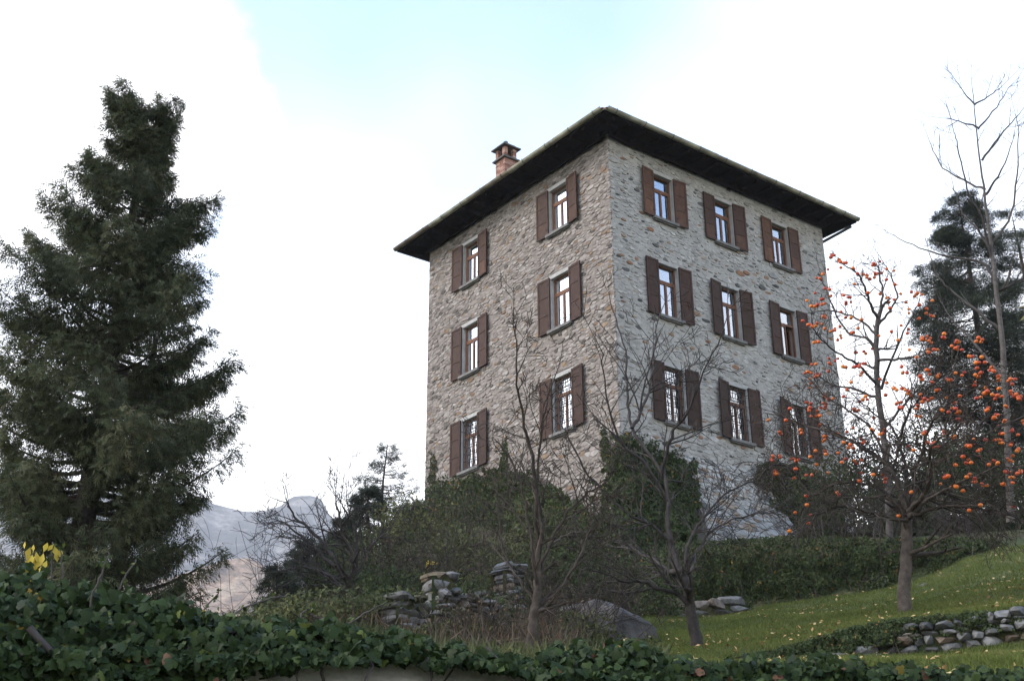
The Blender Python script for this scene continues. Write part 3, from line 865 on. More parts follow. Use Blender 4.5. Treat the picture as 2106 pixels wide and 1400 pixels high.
for sa in (-1, 1):
    for sb in (-1, 1):
        b = MB(); x0 = cc[0] + sa * (cw2 - .075); y0 = cc[1] + sb * (cw2 - .075)
        for q in range(5): cbox(b, x0 - .07 - rb_.uniform(0, .008), x0 + .07, y0 - .07, y0 + .07 + rb_.uniform(0, .008), zc1 + .058 + q * .084, zc1 + .055 + q * .084 + .076, rb_.random())
        b.build('pier', M['brick'], chim_o)
b = MB()
zc2 = zc1 + .48; w3 = cw2 + .12
V = [rp(cc[0] + a * w3, cc[1] + bb_ * w3, zc2) for a, bb_ in ((-1, -1), (1, -1), (1, 1), (-1, 1))] + [rp(cc[0] + a * w3, cc[1] + bb_ * w3, zc2 + .045) for a, bb_ in ((-1, -1), (1, -1), (1, 1), (-1, 1))] + [rp(cc[0], cc[1], zc2 + .26)]
b.add(V, [(0, 1, 2, 3), (0, 1, 5, 4), (1, 2, 6, 5), (2, 3, 7, 6), (3, 0, 4, 7)]); b.add(V, [(4, 5, 8), (5, 6, 8), (6, 7, 8), (7, 4, 8)])
b.build('cap', M['slate'], chim_o)
b = MB()
cbox(b, cc[0] - .02, cc[0] + .30, cc[1] - .14, cc[1] + .06, zc2 + .20, zc2 + .25); b.tube(np.array([rp(cc[0] - .02, cc[1], zc2 + .15), rp(cc[0] - .02, cc[1], zc2 + .30), rp(cc[0] - .02, cc[1], zc2 + .37), rp(cc[0] - .02, cc[1], zc2 + .38)]), [.10, .10, .08, .001], 9)
b.build('cap_stone', M['slate'], chim_o)

# ------------------------------------------------------------------ vegetation helpers
IVY_V = np.array([(0, .30, .0), (0, 0, -.02), (-.30, -.10, -.07), (-.50, .16, -.11), (-.30, .36, -.03), (-.34, .62, -.09), (0, 1.0, -.12), (.34, .62, -.09), (.30, .36, -.03), (.50, .16, -.11), (.30, -.10, -.07)], float) - np.array([0, .3, 0])
IVY_F = np.array([(0, i, i + 1) for i in range(1, 10)] + [(0, 10, 1)])
LEAF_V = np.array([(0, -.5, 0), (-.28, 0, .05), (0, .55, -.06), (.28, 0, .05)], float)
LEAF_F = np.array([(0, 2, 1), (0, 3, 2)])
TRI_V = np.array([(-.3, -.4, 0), (.3, -.4, 0), (0, .6, 0)], float); TRI_F = np.array([(0, 1, 2)])


def blade_fan(nb, spread, lw, droop, seed):
    """flat spray of narrow blades along a short axis (+Y)"""
    r = np.random.default_rng(seed); V = []; F = []
    for k in range(nb):
        t = k / max(nb - 1, 1); base = np.array([0, t * .62, -droop * (t * .62) ** 2]); sgn = -1 if k % 2 else 1
        ang = sgn * spread * (1 - .55 * t) * r.uniform(.6, 1.25); L = (.50 - .22 * t) * r.uniform(.75, 1.3)
        if k == nb - 1: ang *= .2
        d = np.array([math.sin(ang), math.cos(ang), -droop * r.uniform(.3, 1.2)]); side = np.array([math.cos(ang), -math.sin(ang), r.uniform(-.5, .5)]) * lw * r.uniform(.7, 1.3)
        i = len(V); V += [base + d * L * .12 - side * 1.15, base + d * L, base + d * L * .3 + side * 1.15]
        F += [(i, i + 1, i + 2)]
    return np.array(V, float), np.array(F)


def unit(v): return v / (np.linalg.norm(v, axis=-1, keepdims=True) + 1e-9)


def scatter(C, axis, nrm, size, tv, tf, tone):
    """place template at C with +Y along axis and +Z near nrm"""
    C = np.asarray(C, float); n = len(C)
    y = unit(np.asarray(axis, float)); x = unit(np.cross(y, np.asarray(nrm, float))); z = np.cross(x, y)
    s = np.broadcast_to(np.asarray(size, float), (n,))[:, None, None]
    V = C[:, None, :] + s * (tv[None, :, 0:1] * x[:, None] + tv[None, :, 1:2] * y[:, None] + tv[None, :, 2:3] * z[:, None])
    F = tf[None] + (np.arange(n) * len(tv))[:, None, None]
    return V.reshape(-1, 3), F.reshape(-1, tf.shape[1]), np.repeat(np.broadcast_to(np.asarray(tone, float), (n,)), len(tv))


def rnd(n, s=1.0): return RNG.normal(size=(n, 3)) * s


def leafcloud(mb, C, size, tv=LEAF_V, tf=LEAF_F, tone=None, out=None, jit=0.9, axis=None):
    n = len(C)
    if out is None: out = np.tile([0, -.5, .7], (n, 1))
    nr = unit(out + rnd(n, jit))
    ax = unit((axis if axis is not None else np.array([0, 0, -.6])) + rnd(n, .8))
    if tone is None: tone = RNG.random(n)
    V, F, T = scatter(C, ax, nr, size, tv, tf, tone); mb.add(V, F, T)


class Tree:
    def __init__(s, seed): s.r = random.Random(seed); s.lv = {}; s.nodes = []; s.tips = []

    def seg(s, lvl, pts, rad, tone=None):
        n = {0: 9, 1: 6, 2: 4}.get(lvl, 3)
        s.lv.setdefault(lvl, []).append((np.asarray(pts), np.asarray(rad), n, s.r.random() if tone is None else tone))
        for p, q in zip(pts, rad): s.nodes.append((p, q, lvl))

    def path(s, pts, r0, r1, lvl, sub=5, wob=.03):
        """smooth curve through hand-set points"""
        P = np.asarray(pts, float); t = np.linspace(0, len(P) - 1, (len(P) - 1) * sub + 1); Q = []
        for x in t:
            i = min(int(x), len(P) - 2); f = x - i; p0 = P[max(i - 1, 0)]; p1 = P[i]; p2 = P[i + 1]; p3 = P[min(i + 2, len(P) - 1)]
            Q.append(.5 * (2 * p1 + (p2 - p0) * f + (2 * p0 - 5 * p1 + 4 * p2 - p3) * f * f + (3 * p1 - p0 - 3 * p2 + p3) * f ** 3))
        Q = np.array(Q) + np.array([[s.r.uniform(-wob, wob) for _ in range(3)] for _ in Q])
        Q[0] = P[0]
        R_ = r0 + (r1 - r0) * np.linspace(0, 1, len(Q)) ** .8
        s.seg(lvl, Q, R_); return Q, R_

    def grow(s, p, d, L, r, lvl, maxl, cfg):
        k = max(3, int(cfg.get('seg', 6) - lvl * .5)); pts = [np.array(p, float)]; rad = [r]; d = unit(np.array(d, float))
        for i in range(k):
            d = unit(d + np.array([s.r.gauss(0, 1) for _ in range(3)]) * cfg['wob'] + np.array([0, 0, cfg['trop'][min(lvl, len(cfg['trop']) - 1)]]))
            pts.append(pts[-1] + d * L / k); rad.append(max(r * (1 - .75 * (i + 1) / k), cfg['rmin']))
        s.seg(lvl, np.array(pts), np.array(rad))
        if lvl >= maxl: s.tips.append((pts[-1], d)); return
        nc = cfg['n'][min(lvl, len(cfg['n']) - 1)]; nc = int(nc + s.r.random())
        for c in range(nc):
            t = s.r.uniform(cfg.get('t0', .25), 1.0); i = min(int(t * k), k - 1); f = t * k - i
            q = pts[i] * (1 - f) + pts[i + 1] * f; base = unit(pts[i + 1] - pts[i])
            side = unit(np.cross(base, np.array([s.r.gauss(0, 1) for _ in range(3)])))
            ang = math.radians(s.r.uniform(*cfg['ang'])); nd = base * math.cos(ang) + side * math.sin(ang)
            s.grow(q, nd, L * s.r.uniform(*cfg['len']) * (1.15 - .5 * t), rad[i] * cfg.get('rr', .55), lvl + 1, maxl, cfg)

    def along(s, Q, R_, n, t0, t1, Lf, cfg, lvl, maxl, up=None):
        """side shoots along a hand-set limb"""
        for c in range(n):
            t = s.r.uniform(t0, t1); x = t * (len(Q) - 1); i = min(int(x), len(Q) - 2); f = x - i
            q = Q[i] * (1 - f) + Q[i + 1] * f; base = unit(Q[i + 1] - Q[i]); side = unit(np.cross(base, np.array([s.r.gauss(0, 1) for _ in range(3)])))
            if up is not None: side = unit(side + np.array([0, 0, up]))
            ang = math.radians(s.r.uniform(*cfg['ang'])); nd = base * math.cos(ang) + side * math.sin(ang)
            s.grow(q, nd, Lf * s.r.uniform(.6, 1.2) * (1.2 - .7 * t), max(R_[i] * cfg.get('rr', .55), cfg['rmin']), lvl, maxl, cfg)

    def build(s, root, mats, limb_parts=True):
        tk = MB(); tw = MB()
        for lvl, L in s.lv.items():
            for (p, r_, n, t) in L:
                if lvl == 0: tk.tube(p, r_, n, t)
                elif lvl == 1 and limb_parts:
                    lb = MB(); lb.tube(p, r_, n, t); lb.build('branch', mats, root, True)
                else: tw.tube(p, r_, n, t)
        tk.build('trunk', mats, root, True)
        return tag(tw.build('twigs', mats, root, True), kind='stuff')


def jpt(px, py, d, jit=0.0, r=None):
    r = r or random
    return at(np.array(float(px)), np.array(float(py)), np.array(d + (r.uniform(-jit, jit) if jit else 0)))


def pline(L, d0, r, jit):
    """hand-set limb: pixel points with drift in depth"""
    out = []; dd = d0; drift = r.uniform(-1, 1) * jit
    for k, p in enumerate(L):
        out.append(jpt(p[0], p[1], dd)); dd += drift / max(len(L) - 1, 1) + r.uniform(-.25, .25) * jit / len(L)
    return np.array(out)


# ------------------------------------------------------------------ conifers
def conifer(name, label, cat, base, H, rad, seed, mat, nl, per, size, droop, tmpl, upsweep, lean=0.0, barkm='bark_brown', clear=.04, top=0.0, rfun=None, group=None, trunk_r=.2, gap=.0, nspread=1.0):
    """trunk, limbs and foliage sprays carried along the limbs; rad(t, az) gives the reach"""
    r = random.Random(seed); g = np.random.default_rng(seed)
    root = tag(empty(name, base), label, cat, group)
    tr = MB(); zz = np.linspace(0, 1, 14)
    ax = np.array([base + np.array([lean * H * t ** 1.5 + .05 * math.sin(6 * t + seed), .04 * math.sin(5 * t + seed * 2), H * t]) for t in zz])
    tr.tube(ax, trunk_r * (1 - zz) ** .9 + .012, 8, .4); tr.build('trunk', M[barkm], root, True)
    lb = MB(); C = []; A = []; S = []; T = []; NR = []
    for k in range(nl):
        t = clear + (1 - clear) * ((k + r.random()) / nl) ** .92
        az = r.uniform(0, 2 * math.pi); R_ = rad(t, az) * r.uniform(.62, 1.08)
        if r.random() < gap: R_ *= r.uniform(.45, .75)
        o = np.array([np.interp(t, zz, ax[:, i]) for i in range(3)]); d = np.array([math.cos(az), math.sin(az), 0])
        n = 9; s = np.linspace(0, 1, n)
        us, dr_ = upsweep
        Pz = (us * s ** 2 - dr_ * s) * R_ * r.uniform(.7, 1.3)
        side = np.cross(d, [0, 0, 1]) * r.uniform(-.25, .25)
        P = o + d * (s * R_)[:, None] + side * (s ** 2 * R_)[:, None] + np.array([0, 0, 1]) * Pz[:, None]
        lb.tube(P, np.linspace(max(.012, trunk_r * .28 * (1 - t) + .01), .005, n), 4, r.random())
        m_ = max(4, int(per * (R_ / 2.0 + .25)))
        q = np.sqrt(g.uniform(.05 if R_ < 1 else .12, 1.0, m_)); spread = (nspread * .30 * R_ * (q * (1.15 - q) * 1.9) + .05)
        base_p = np.stack([np.interp(q, s, P[:, i]) for i in range(3)], -1)
        sd = np.cross(d, [0, 0, 1]); off = g.normal(size=m_) * spread * .6
        base_p = base_p + sd * off[:, None] + np.array([0, 0, 1]) * (g.normal(size=m_) * spread * .28 - np.abs(off) * .15)[:, None]
        axv = d * .75 + sd * (off / (spread + .01) * .55)[:, None] + np.array([0, 0, -1]) * (droop * g.uniform(.3, 1.5, m_))[:, None] + g.normal(size=(m_, 3)) * .28
        # tips of upswept limbs point outwards and up
        axv[:, 2] += (q > .8) * upsweep[0] * .9
        C.append(base_p); A.append(axv); S.append(size * g.uniform(.65, 1.3, m_)); NR.append(np.array([0, 0, 1]) + g.normal(size=(m_, 3)) * .6)
        tb = r.uniform(-.24, .26); T.append(np.clip(.45 + tb + g.normal(size=m_) * .17, 0, 1 if r.random() < .02 else .97))
    lb.build('limbs', M[barkm], root, True)
    C = np.concatenate(C); A = np.concatenate(A); S = np.concatenate(S); T = np.concatenate(T); NR = np.concatenate(NR)
    mb = MB(); pick = g.integers(0, len(tmpl), len(C))
    for i, (tv, tf) in enumerate(tmpl):
        w = pick == i
        V, F, T2 = scatter(C[w], A[w], NR[w], S[w], tv, tf, T[w]); mb.add(V, F, T2)
    mb.build('crown', M[mat], root)
    return root


CYP = [blade_fan(8, .95, .036, .5, k) for k in range(3)]
SPR = [blade_fan(9, 1.15, .036, .15, 10 + k) for k in range(3)]
PIN = [blade_fan(9, 1.3, .030, .05, 20 + k) for k in range(3)]

# big cypress on the left; its right-hand limbs reach up and out
cb = at(np.array(135.0), np.array(1300.0), np.array(21.0)); cbase = np.array([cb[0], cb[1], float(ground_z(cb[0], cb[1]))])
ctop = at(np.array(322.0), np.array(232.0), np.array(21.2)); CH = ctop[2] - cbase[2]
edge_r = [(180, 385), (260, 365), (340, 365), (400, 368), (415, 445), (480, 420), (560, 410), (640, 440), (655, 490), (720, 430), (790, 480), (850, 480), (900, 475), (960, 480), (990, 535), (1050, 480), (1100, 430), (1200, 470), (1300, 450)]
edge_l = [(180, 285), (200, 255), (230, 210), (330, 190), (400, 150), (440, 70), (500, 85), (560, 20), (600, 0), (660, -20), (800, -60), (1000, -70), (1300, -60)]
CLEAN = (ctop[0] - cbase[0]) / CH


def cyp_rad(t, az):
    p = cbase + np.array([CLEAN * CH * t ** 1.5, 0, CH * t]); x, y = topx(p); y = y - 50 * (1 - t)     # limbs sweep up towards their tips
    mpp = (p - np.array([0, 0, CAMZ])) @ D0 / FPX; w = .5 + .5 * math.cos(az)
    a = np.interp(y, [q[0] for q in edge_r], [q[1] for q in edge_r]) - x; b = x - np.interp(y, [q[0] for q in edge_l], [q[1] for q in edge_l])
    return max(.35, (max(a, 25) * w + max(b, 25) * (1 - w)) * mpp * .95)


conifer('cypress_tree', 'huge dark green cypress towering at the left edge', 'tree', cbase, CH, cyp_rad, 5, 'cypress', 345, 172, .23, .95, CYP, (.55, .22), lean=(ctop[0] - cbase[0]) / CH, clear=.03, trunk_r=.24, gap=.14)
tw_ = Tree(41); q_ = np.array([cbase + np.array([.55, .25, 0]), cbase + np.array([.62, .3, 3.0]), cbase + np.array([.8, .3, 6.5])])
croot = [o for o in col.objects if o.name.startswith('cypress_tree')][0]
# upright shoots making the ragged top
for k, (px, py, y0) in enumerate([(290, 200, 340), (325, 198, 340), (378, 215, 330), (265, 222, 340), (345, 210, 350), (228, 250, 350)]):
    a_ = jpt(305 + (px - 305) * .35, y0, 21.2); b_ = jpt(px, py, 21.2); Q = np.linspace(a_, b_, 8); n = 95
    i = RNG.random(n); P = a_ + (b_ - a_) * i[:, None] + rnd(n, .11) * (1.15 - i)[:, None]; sm = MB(); sm.tube(Q, np.linspace(.03, .006, 8), 4, .4); sm.build('branch', M['bark_brown'], croot, True)
    sm = MB(); V, F, T = scatter(P, unit(b_ - a_) * .9 + rnd(n, .5) + np.array([0, 0, .1]), rnd(n), RNG.uniform(.12, .22, n), *CYP[k % 3], np.clip(.45 + RNG.normal(size=n) * .18, 0, .97)); sm.add(V, F, T); tag(sm.build('top_shoot', M['cypress'], croot), kind='stuff')
mbt = MB(); mbt.tube(q_, [.13, .11, .05], 7, .4); mbt.build('trunk', M['bark_brown'], croot, True)

# row of spruces down the left flank of the hill
for k, (px, ptop, dist, ww, lab, pb) in enumerate([
        (565, 1165, 25, .9, 'lowest dark spruce at the foot of the hill, beside the valley view', 1300),
        (630, 1110, 28, 1.0, 'second small spruce up the hill slope behind the bare tree', 1290),
        (705, 1065, 31, 1.1, 'spruce in the middle of the row, just left of the sparse young conifer', 1240),
        (752, 1000, 34, 1.3, 'tallest dark spruce of the row below the left house wall', 1190),
        (842, 1030, 36, 1.2, 'dark spruce touching the lower left corner of the house', 1140)]):
    g0 = gpt(px, dist); tp = jpt(px, ptop, dist); Hh = max(tp[2] - g0[2], 2.2)
    if tp[2] - g0[2] < 2.2: g0[2] = tp[2] - 2.2
    conifer('spruce_tree', lab, 'tree', g0, Hh, (lambda ww: lambda t, az: ww * 1.25 * (1 - t) ** .8 + .12)(ww), 60 + k, 'spruce', 90, 95, .22, .15, SPR, (.10, .25), trunk_r=.09, group='spruces down the left flank of the hill', gap=.1)
g0 = gpt(782, 35); tp = jpt(782, 912, 35)
conifer('young_conifer', 'thin sparse young conifer standing up against the white sky', 'tree', g0, tp[2] - g0[2], lambda t, az: 1.25 * (1 - t) ** .6 + .15, 83, 'spruce', 90, 34, .20, .3, SPR, (.35, .1), trunk_r=.05, gap=.3, barkm='bark_grey')

# dark pine and cedar on the right
g0 = gpt(2105, 46); tp = jpt(2085, 385, 46)
conifer('pine_tree', 'large dark pine with layered boughs at the right edge', 'tree', g0, tp[2] - g0[2], lambda t, az: 2.75 * np.interp(t, [0, .35, .7, 1], [.75, 1.0, .8, .22]), 91, 'spruce', 180, 115, .36, .12, PIN, (.06, .10), trunk_r=.22, gap=.15, clear=.12, nspread=1.3)
g0 = gpt(2230, 52); tp = jpt(2190, 420, 52)
conifer('pine_tree', 'second dark pine half out of the frame behind the large one', 'tree', g0, tp[2] - g0[2], lambda t, az: 3.8 * np.interp(t, [0, .35, .7, 1], [.8, 1.0, .8, .22]), 92, 'spruce', 90, 60, .42, .12, PIN, (.06, .10), trunk_r=.28, gap=.2, clear=.12, nspread=1.3)

# ------------------------------------------------------------------ bare trees
BARE = dict(seg=6, wob=.11, trop=[.03, .035, .03, .02], n=[5, 5, 3.2], ang=(25, 62), len=(.42, .72), rr=.6, rmin=.0042, t0=.2)


def bare_tree(name, label, base_px, dist, paths, seed, mat, cfg, side_n, side_L, maxl, jit, group=None, r0=.09, rl=.05):
    r = random.Random(seed); T_ = Tree(seed)
    b = jpt(base_px[0], base_px[1], dist); gz0 = float(ground_z(b[0], b[1])); b[2] = min(b[2], gz0) - .05 if abs(b[2] - gz0) < .6 else b[2]
    root = tag(empty(name, b), label, 'tree', group)
    for k, (lvl, ra_, rb2, L) in enumerate(paths):
        P = pline(L, dist, r, jit * (0.15 if lvl == 0 else 1.0))
        Q, R_ = T_.path(P, ra_, rb2, lvl, 5, .012 if lvl == 0 else .02)
        n_ = side_n if lvl else int(side_n * .5)
        T_.along(Q, R_, n_, .18 if lvl else .45, 1.0, side_L, cfg, 2, maxl)
        T_.grow(Q[-1], Q[-1] - Q[-2], side_L * .8, rb2, 2, maxl, cfg)
    return root, T_


# slim bare tree below the left house corner, several upright stems
root, T_ = bare_tree('bare_tree', 'many-stemmed bare tree below the near corner of the house', (1090, 1338), 14.5, [
    (0, .075, .042, [(1090, 1345), (1097, 1290), (1102, 1240), (1108, 1180)]),
    (1, .032, .008, [(1108, 1180), (1103, 1080), (1098, 960), (1075, 860), (1062, 770), (1060, 690)]),
    (1, .028, .008, [(1106, 1200), (1112, 1080), (1106, 950), (1118, 860), (1135, 790)]),
    (1, .020, .007, [(1103, 1160), (1085, 1060), (1060, 960), (1015, 900)]),
    (1, .022, .007, [(1112, 1160), (1150, 1080), (1200, 1020), (1245, 990), (1262, 940)]),
    (1, .02, .007, [(1100, 1240), (1060, 1180), (1030, 1120), (1025, 1050)]),
    (1, .02, .007, [(1100, 1250), (1150, 1210), (1200, 1130), (1215, 1060), (1200, 1000)]),
    (1, .022, .008, [(1110, 1180), (1130, 1130), (1165, 1100), (1210, 1095)])], 3, 'bark_grey', BARE, 11, .75, 4, .9)
T_.build(root, M['bark_brown'])

# larger bare tree in front of the house corner
root, T_ = bare_tree('bare_tree', 'spreading bare tree with lichened trunk in front of the right house wall', (1432, 1322), 16.5, [
    (0, .085, .055, [(1433, 1328), (1426, 1280), (1418, 1240), (1408, 1195), (1398, 1170)]),
    (1, .042, .010, [(1402, 1180), (1378, 1100), (1372, 1020), (1355, 960), (1300, 880), (1290, 800), (1285, 720), (1265, 650)]),
    (1, .028, .008, [(1362, 985), (1380, 900), (1420, 840), (1440, 780), (1480, 700)]),
    (1, .028, .008, [(1372, 1030), (1330, 960), (1275, 900), (1245, 800), (1238, 720)]),
    (1, .03, .008, [(1404, 1190), (1420, 1110), (1450, 1060), (1500, 1010), (1560, 985)]),
    (1, .026, .008, [(1385, 1120), (1340, 1080), (1270, 1040), (1200, 960), (1160, 880)]),
    (1, .026, .008, [(1412, 1215), (1360, 1160), (1300, 1130), (1250, 1120), (1200, 1090)]),
    (1, .024, .008, [(1414, 1165), (1440, 1120), (1480, 1080), (1540, 1060)]),
    (1, .03, .009, [(1300, 880), (1330, 820), (1345, 740), (1350, 670)]),
    (1, .03, .009, [(1415, 1230), (1330, 1200), (1270, 1190), (1215, 1170)])], 8, 'bark_grey', BARE, 10, .95, 4, 1.3)
T_.build(root, M['bark_grey'])

# bare tree on the bank left of the dry stone walls
root, T_ = bare_tree('bare_tree', 'bare tree spreading over the bank against the hazy mountain', (725, 1255), 19.5, [
    (0, .075, .055, [(726, 1260), (722, 1230), (722, 1205)]),
    (1, .045, .010, [(722, 1205), (725, 1150), (700, 1080), (690, 1020)]),
    (1, .045, .010, [(722, 1210), (680, 1140), (640, 1090), (605, 1060), (590, 1030)]),
    (1, .035, .009, [(690, 1165), (650, 1130), (600, 1085), (570, 1070)]),
    (1, .035, .009, [(724, 1200), (735, 1140), (730, 1090), (712, 1050), (700, 1030)]),
    (1, .03, .009, [(722, 1220), (670, 1180), (620, 1165), (590, 1170)]),
    (1, .03, .009, [(722, 1225), (690, 1200), (660, 1180), (630, 1140)]),
    (1, .03, .009, [(725, 1200), (750, 1150), (765, 1120), (800, 1090)])], 12, 'bark_grey', BARE, 8, .85, 4, .9)
T_.build(root, M['bark_grey'])

# tall leafless tree at the right, straight leader
GINK = dict(seg=6, wob=.06, trop=[.03, .06, .07, .05], n=[3, 4, 2.5], ang=(30, 60), len=(.35, .6), rr=.5, rmin=.006, t0=.3)
root, T_ = bare_tree('bare_tree', 'tall pale leafless tree with straight leader in front of the pine', (2075, 1060), 33, [
    (0, .105, .010, [(2078, 1075), (2072, 900), (2062, 720), (2045, 560), (2035, 480), (2025, 400), (2012, 300), (2000, 185)]),
    (1, .05, .010, [(2048, 585), (2020, 540), (1950, 528), (1890, 510), (1830, 480)]),
    (1, .05, .010, [(2058, 680), (2010, 640), (1960, 600), (1925, 560), (1905, 500)]),
    (1, .045, .010, [(2040, 520), (2010, 470), (1980, 440), (1960, 380)]),
    (1, .045, .010, [(2044, 550), (2020, 450), (1990, 390), (1970, 300), (1962, 270)]),
    (1, .04, .010, [(2026, 390), (1990, 375), (1940, 345), (1910, 290)]),
    (1, .04, .010, [(2028, 400), (2060, 350), (2085, 280)]), (1, .04, .010, [(2020, 330), (2065, 270), (2100, 230)]),
    (1, .03, .009, [(2012, 265), (2050, 220), (2080, 175)]), (1, .03, .009, [(2010, 262), (1980, 252), (1945, 242)]),
    (1, .03, .009, [(2005, 215), (2030, 200), (2060, 180)]), (1, .03, .009, [(2005, 215), (1985, 195), (1970, 170)]),
    (1, .045, .010, [(2040, 500), (2080, 440), (2092, 340), (2093, 250)]),
    (1, .05, .010, [(2066, 780), (2000, 700), (1960, 660), (1935, 620)]), (1, .05, .010, [(2050, 600), (2090, 580), (2130, 560)])], 14, 'bark_pale', GINK, 5, 1.1, 3, 1.6)
T_.build(root, M['bark_pale'])

# ------------------------------------------------------------------ persimmon trees
FR = """310,68,4 350,100,4 278,122,1 235,157,5 395,130,4 440,148,4 505,100,4 500,150,5 550,120,1 585,128,1 588,192,1 275,212,3 218,232,1 205,275,5 255,270,4 297,255,2 360,255,4 378,283,3 400,190,1 463,230,1 460,168,2 520,235,1 548,170,1 570,262,4 575,310,2 615,235,1 665,240,4 700,228,3 692,285,3 640,275,1 640,315,2 762,267,1 735,305,1 750,335,3 338,320,1 370,358,3 433,355,1 250,345,3 185,378,5 240,375,3 262,397,1 300,410,3 320,395,2 325,440,3 400,405,4 510,335,1 617,382,1 645,410,2 700,350,1 515,430,1 572,410,1 603,450,1 217,455,3 410,497,3 445,510,2 483,490,1 655,495,1 690,530,1 710,452,4 760,448,4 800,430,3 740,495,3 780,490,2 880,450,3 885,490,3 855,480,2 980,455,4 985,540,4 945,530,2 210,555,2 300,545,5 360,585,3 415,560,4 440,555,2 200,620,7 245,610,2 210,660,3 190,595,2 280,595,1 520,632,1 550,648,1 620,573,1 635,600,2 425,605,2 385,645,1 365,680,1 350,712,1 447,715,3 545,705,1 580,670,2 608,677,2 650,695,4 700,625,2 735,605,4 760,645,1 785,675,2 790,622,2 840,625,3 870,603,1 913,606,2 970,608,4 970,580,1 1055,583,3 1030,590,1 1078,625,2 1125,642,4 1080,667,2 1030,685,6 1060,710,3 1085,712,1 975,710,2 945,655,2 1150,700,6 1175,730,2 275,735,6 255,755,3 205,765,8 215,800,5 240,845,1 415,785,4 425,735,1 490,810,1 600,745,3 610,770,2 680,765,3 705,745,2 720,720,5 695,798,2 760,718,1 825,775,3 830,718,1 860,800,5 870,770,2 860,738,3 890,710,1 903,833,1 1030,770,4 1065,800,4 1100,760,2 1095,830,2 1130,870,2 1070,848,1 1185,830,2 100,768,1 82,822,1 8,822,2 48,880,2 160,875,2 380,868,2 345,900,1 265,905,4 325,885,1 478,862,1 510,885,4 510,908,1 540,867,1 720,875,2 820,883,2 870,905,3 955,910,1 1010,913,1 1065,900,4 1080,880,2 1160,890,1 390,940,3 440,917,3 350,925,1 325,975,1 40,995,5 118,995,4 195,992,1 220,965,1 258,972,3 225,1027,1 355,1008,2 400,1010,1 425,1015,2 650,945,1 675,960,1 760,940,4 785,950,2 940,940,3 972,960,2 1085,935,2 1120,930,2 1165,965,3 22,1060,4 127,1048,1 120,1090,1 190,1078,3 277,1067,1 433,1066,1 423,1103,1 487,1074,1 533,1073,1 535,1100,2 800,1118,1 830,1078,3 870,1030,1 910,1000,2 930,1012,3 978,990,1 925,1083,2 860,1135,3 882,1118,1 905,1150,1 965,1105,3 1005,1125,3 1025,1028,1 1055,1020,3 1115,1000,4 1115,1060,4 1135,1090,2 1135,1112,1 1165,1070,3 1080,1130,3 320,1162,2 177,1172,1 180,1215,1 665,1155,1 605,1265,1 933,1240,1 970,1217,3 1138,1222,1 125,1250,1 197,1262,1 187,1300,1 98,1336,1"""
rf = random.Random(4); fruits_rear = []; fruits_front = []
for tok in FR.split():
    cx, cy, n_ = map(int, tok.split(','))
    for k in range(n_):
        sp = 0 if n_ == 1 else 5 + 3.2 * n_
        fx = 1580 + (cx + rf.uniform(-1, 1) * sp * 1.25) * .4428; fy = 500 + (cy + rf.uniform(-1, 1) * sp * .9) * .4428
        (fruits_rear if (cy < 560 and cx < 800) or (cx < 300 and cy < 700) else fruits_front).append((fx, fy))
th = np.linspace(0, 2 * np.pi, 10, endpoint=False); ph = np.linspace(0, np.pi, 8)[1:-1]
fv = [(0, 0, .42)] + [(math.sin(p) * math.cos(t) * .5 * (1 + .04 * math.cos(4 * t)), math.sin(p) * math.sin(t) * .5 * (1 + .04 * math.cos(4 * t)), math.cos(p) * .44 - (.04 if p < .5 else 0)) for p in ph for t in th] + [(0, 0, -.43)]
ff3 = [(0, 1 + k, 1 + (k + 1) % 10) for k in range(10)] + [(len(fv) - 1, 51 + (k + 1) % 10, 51 + k) for k in range(10)]
ff4 = [(1 + r_ * 10 + k, 1 + (r_ + 1) * 10 + k, 1 + (r_ + 1) * 10 + (k + 1) % 10, 1 + r_ * 10 + (k + 1) % 10) for r_ in range(5) for k in range(10)]
# four-lobed calyx and stalk
cal = [(0, 0, .50)]
for k in range(8):
    t = k * math.pi / 4; rr_ = .34 if k % 2 == 0 else .13; cal.append((rr_ * math.cos(t), rr_ * math.sin(t), .44 if k % 2 == 0 else .47))
o_ = len(fv); fv2 = fv + cal; ff3 = ff3 + [(o_, o_ + 1 + k, o_ + 1 + (k + 1) % 8) for k in range(8)]
FRUIT = []
for k in range(7):
    FRUIT.append(make_mesh('fruit', np.array(fv2), [np.array(ff4), np.array(ff3)], [M['fruit'], M['calyx']], True, np.full(len(fv2), k / 6), [0] * 50 + [0] * 20 + [1] * 8))
PERS = dict(seg=6, wob=.17, trop=[.0, -.02, -.05, -.06], n=[5, 4.5, 3], ang=(30, 75), len=(.42, .75), rr=.58, rmin=.004, t0=.15)
PERU = dict(PERS, trop=[.03, .03, .02, .0], wob=.14)


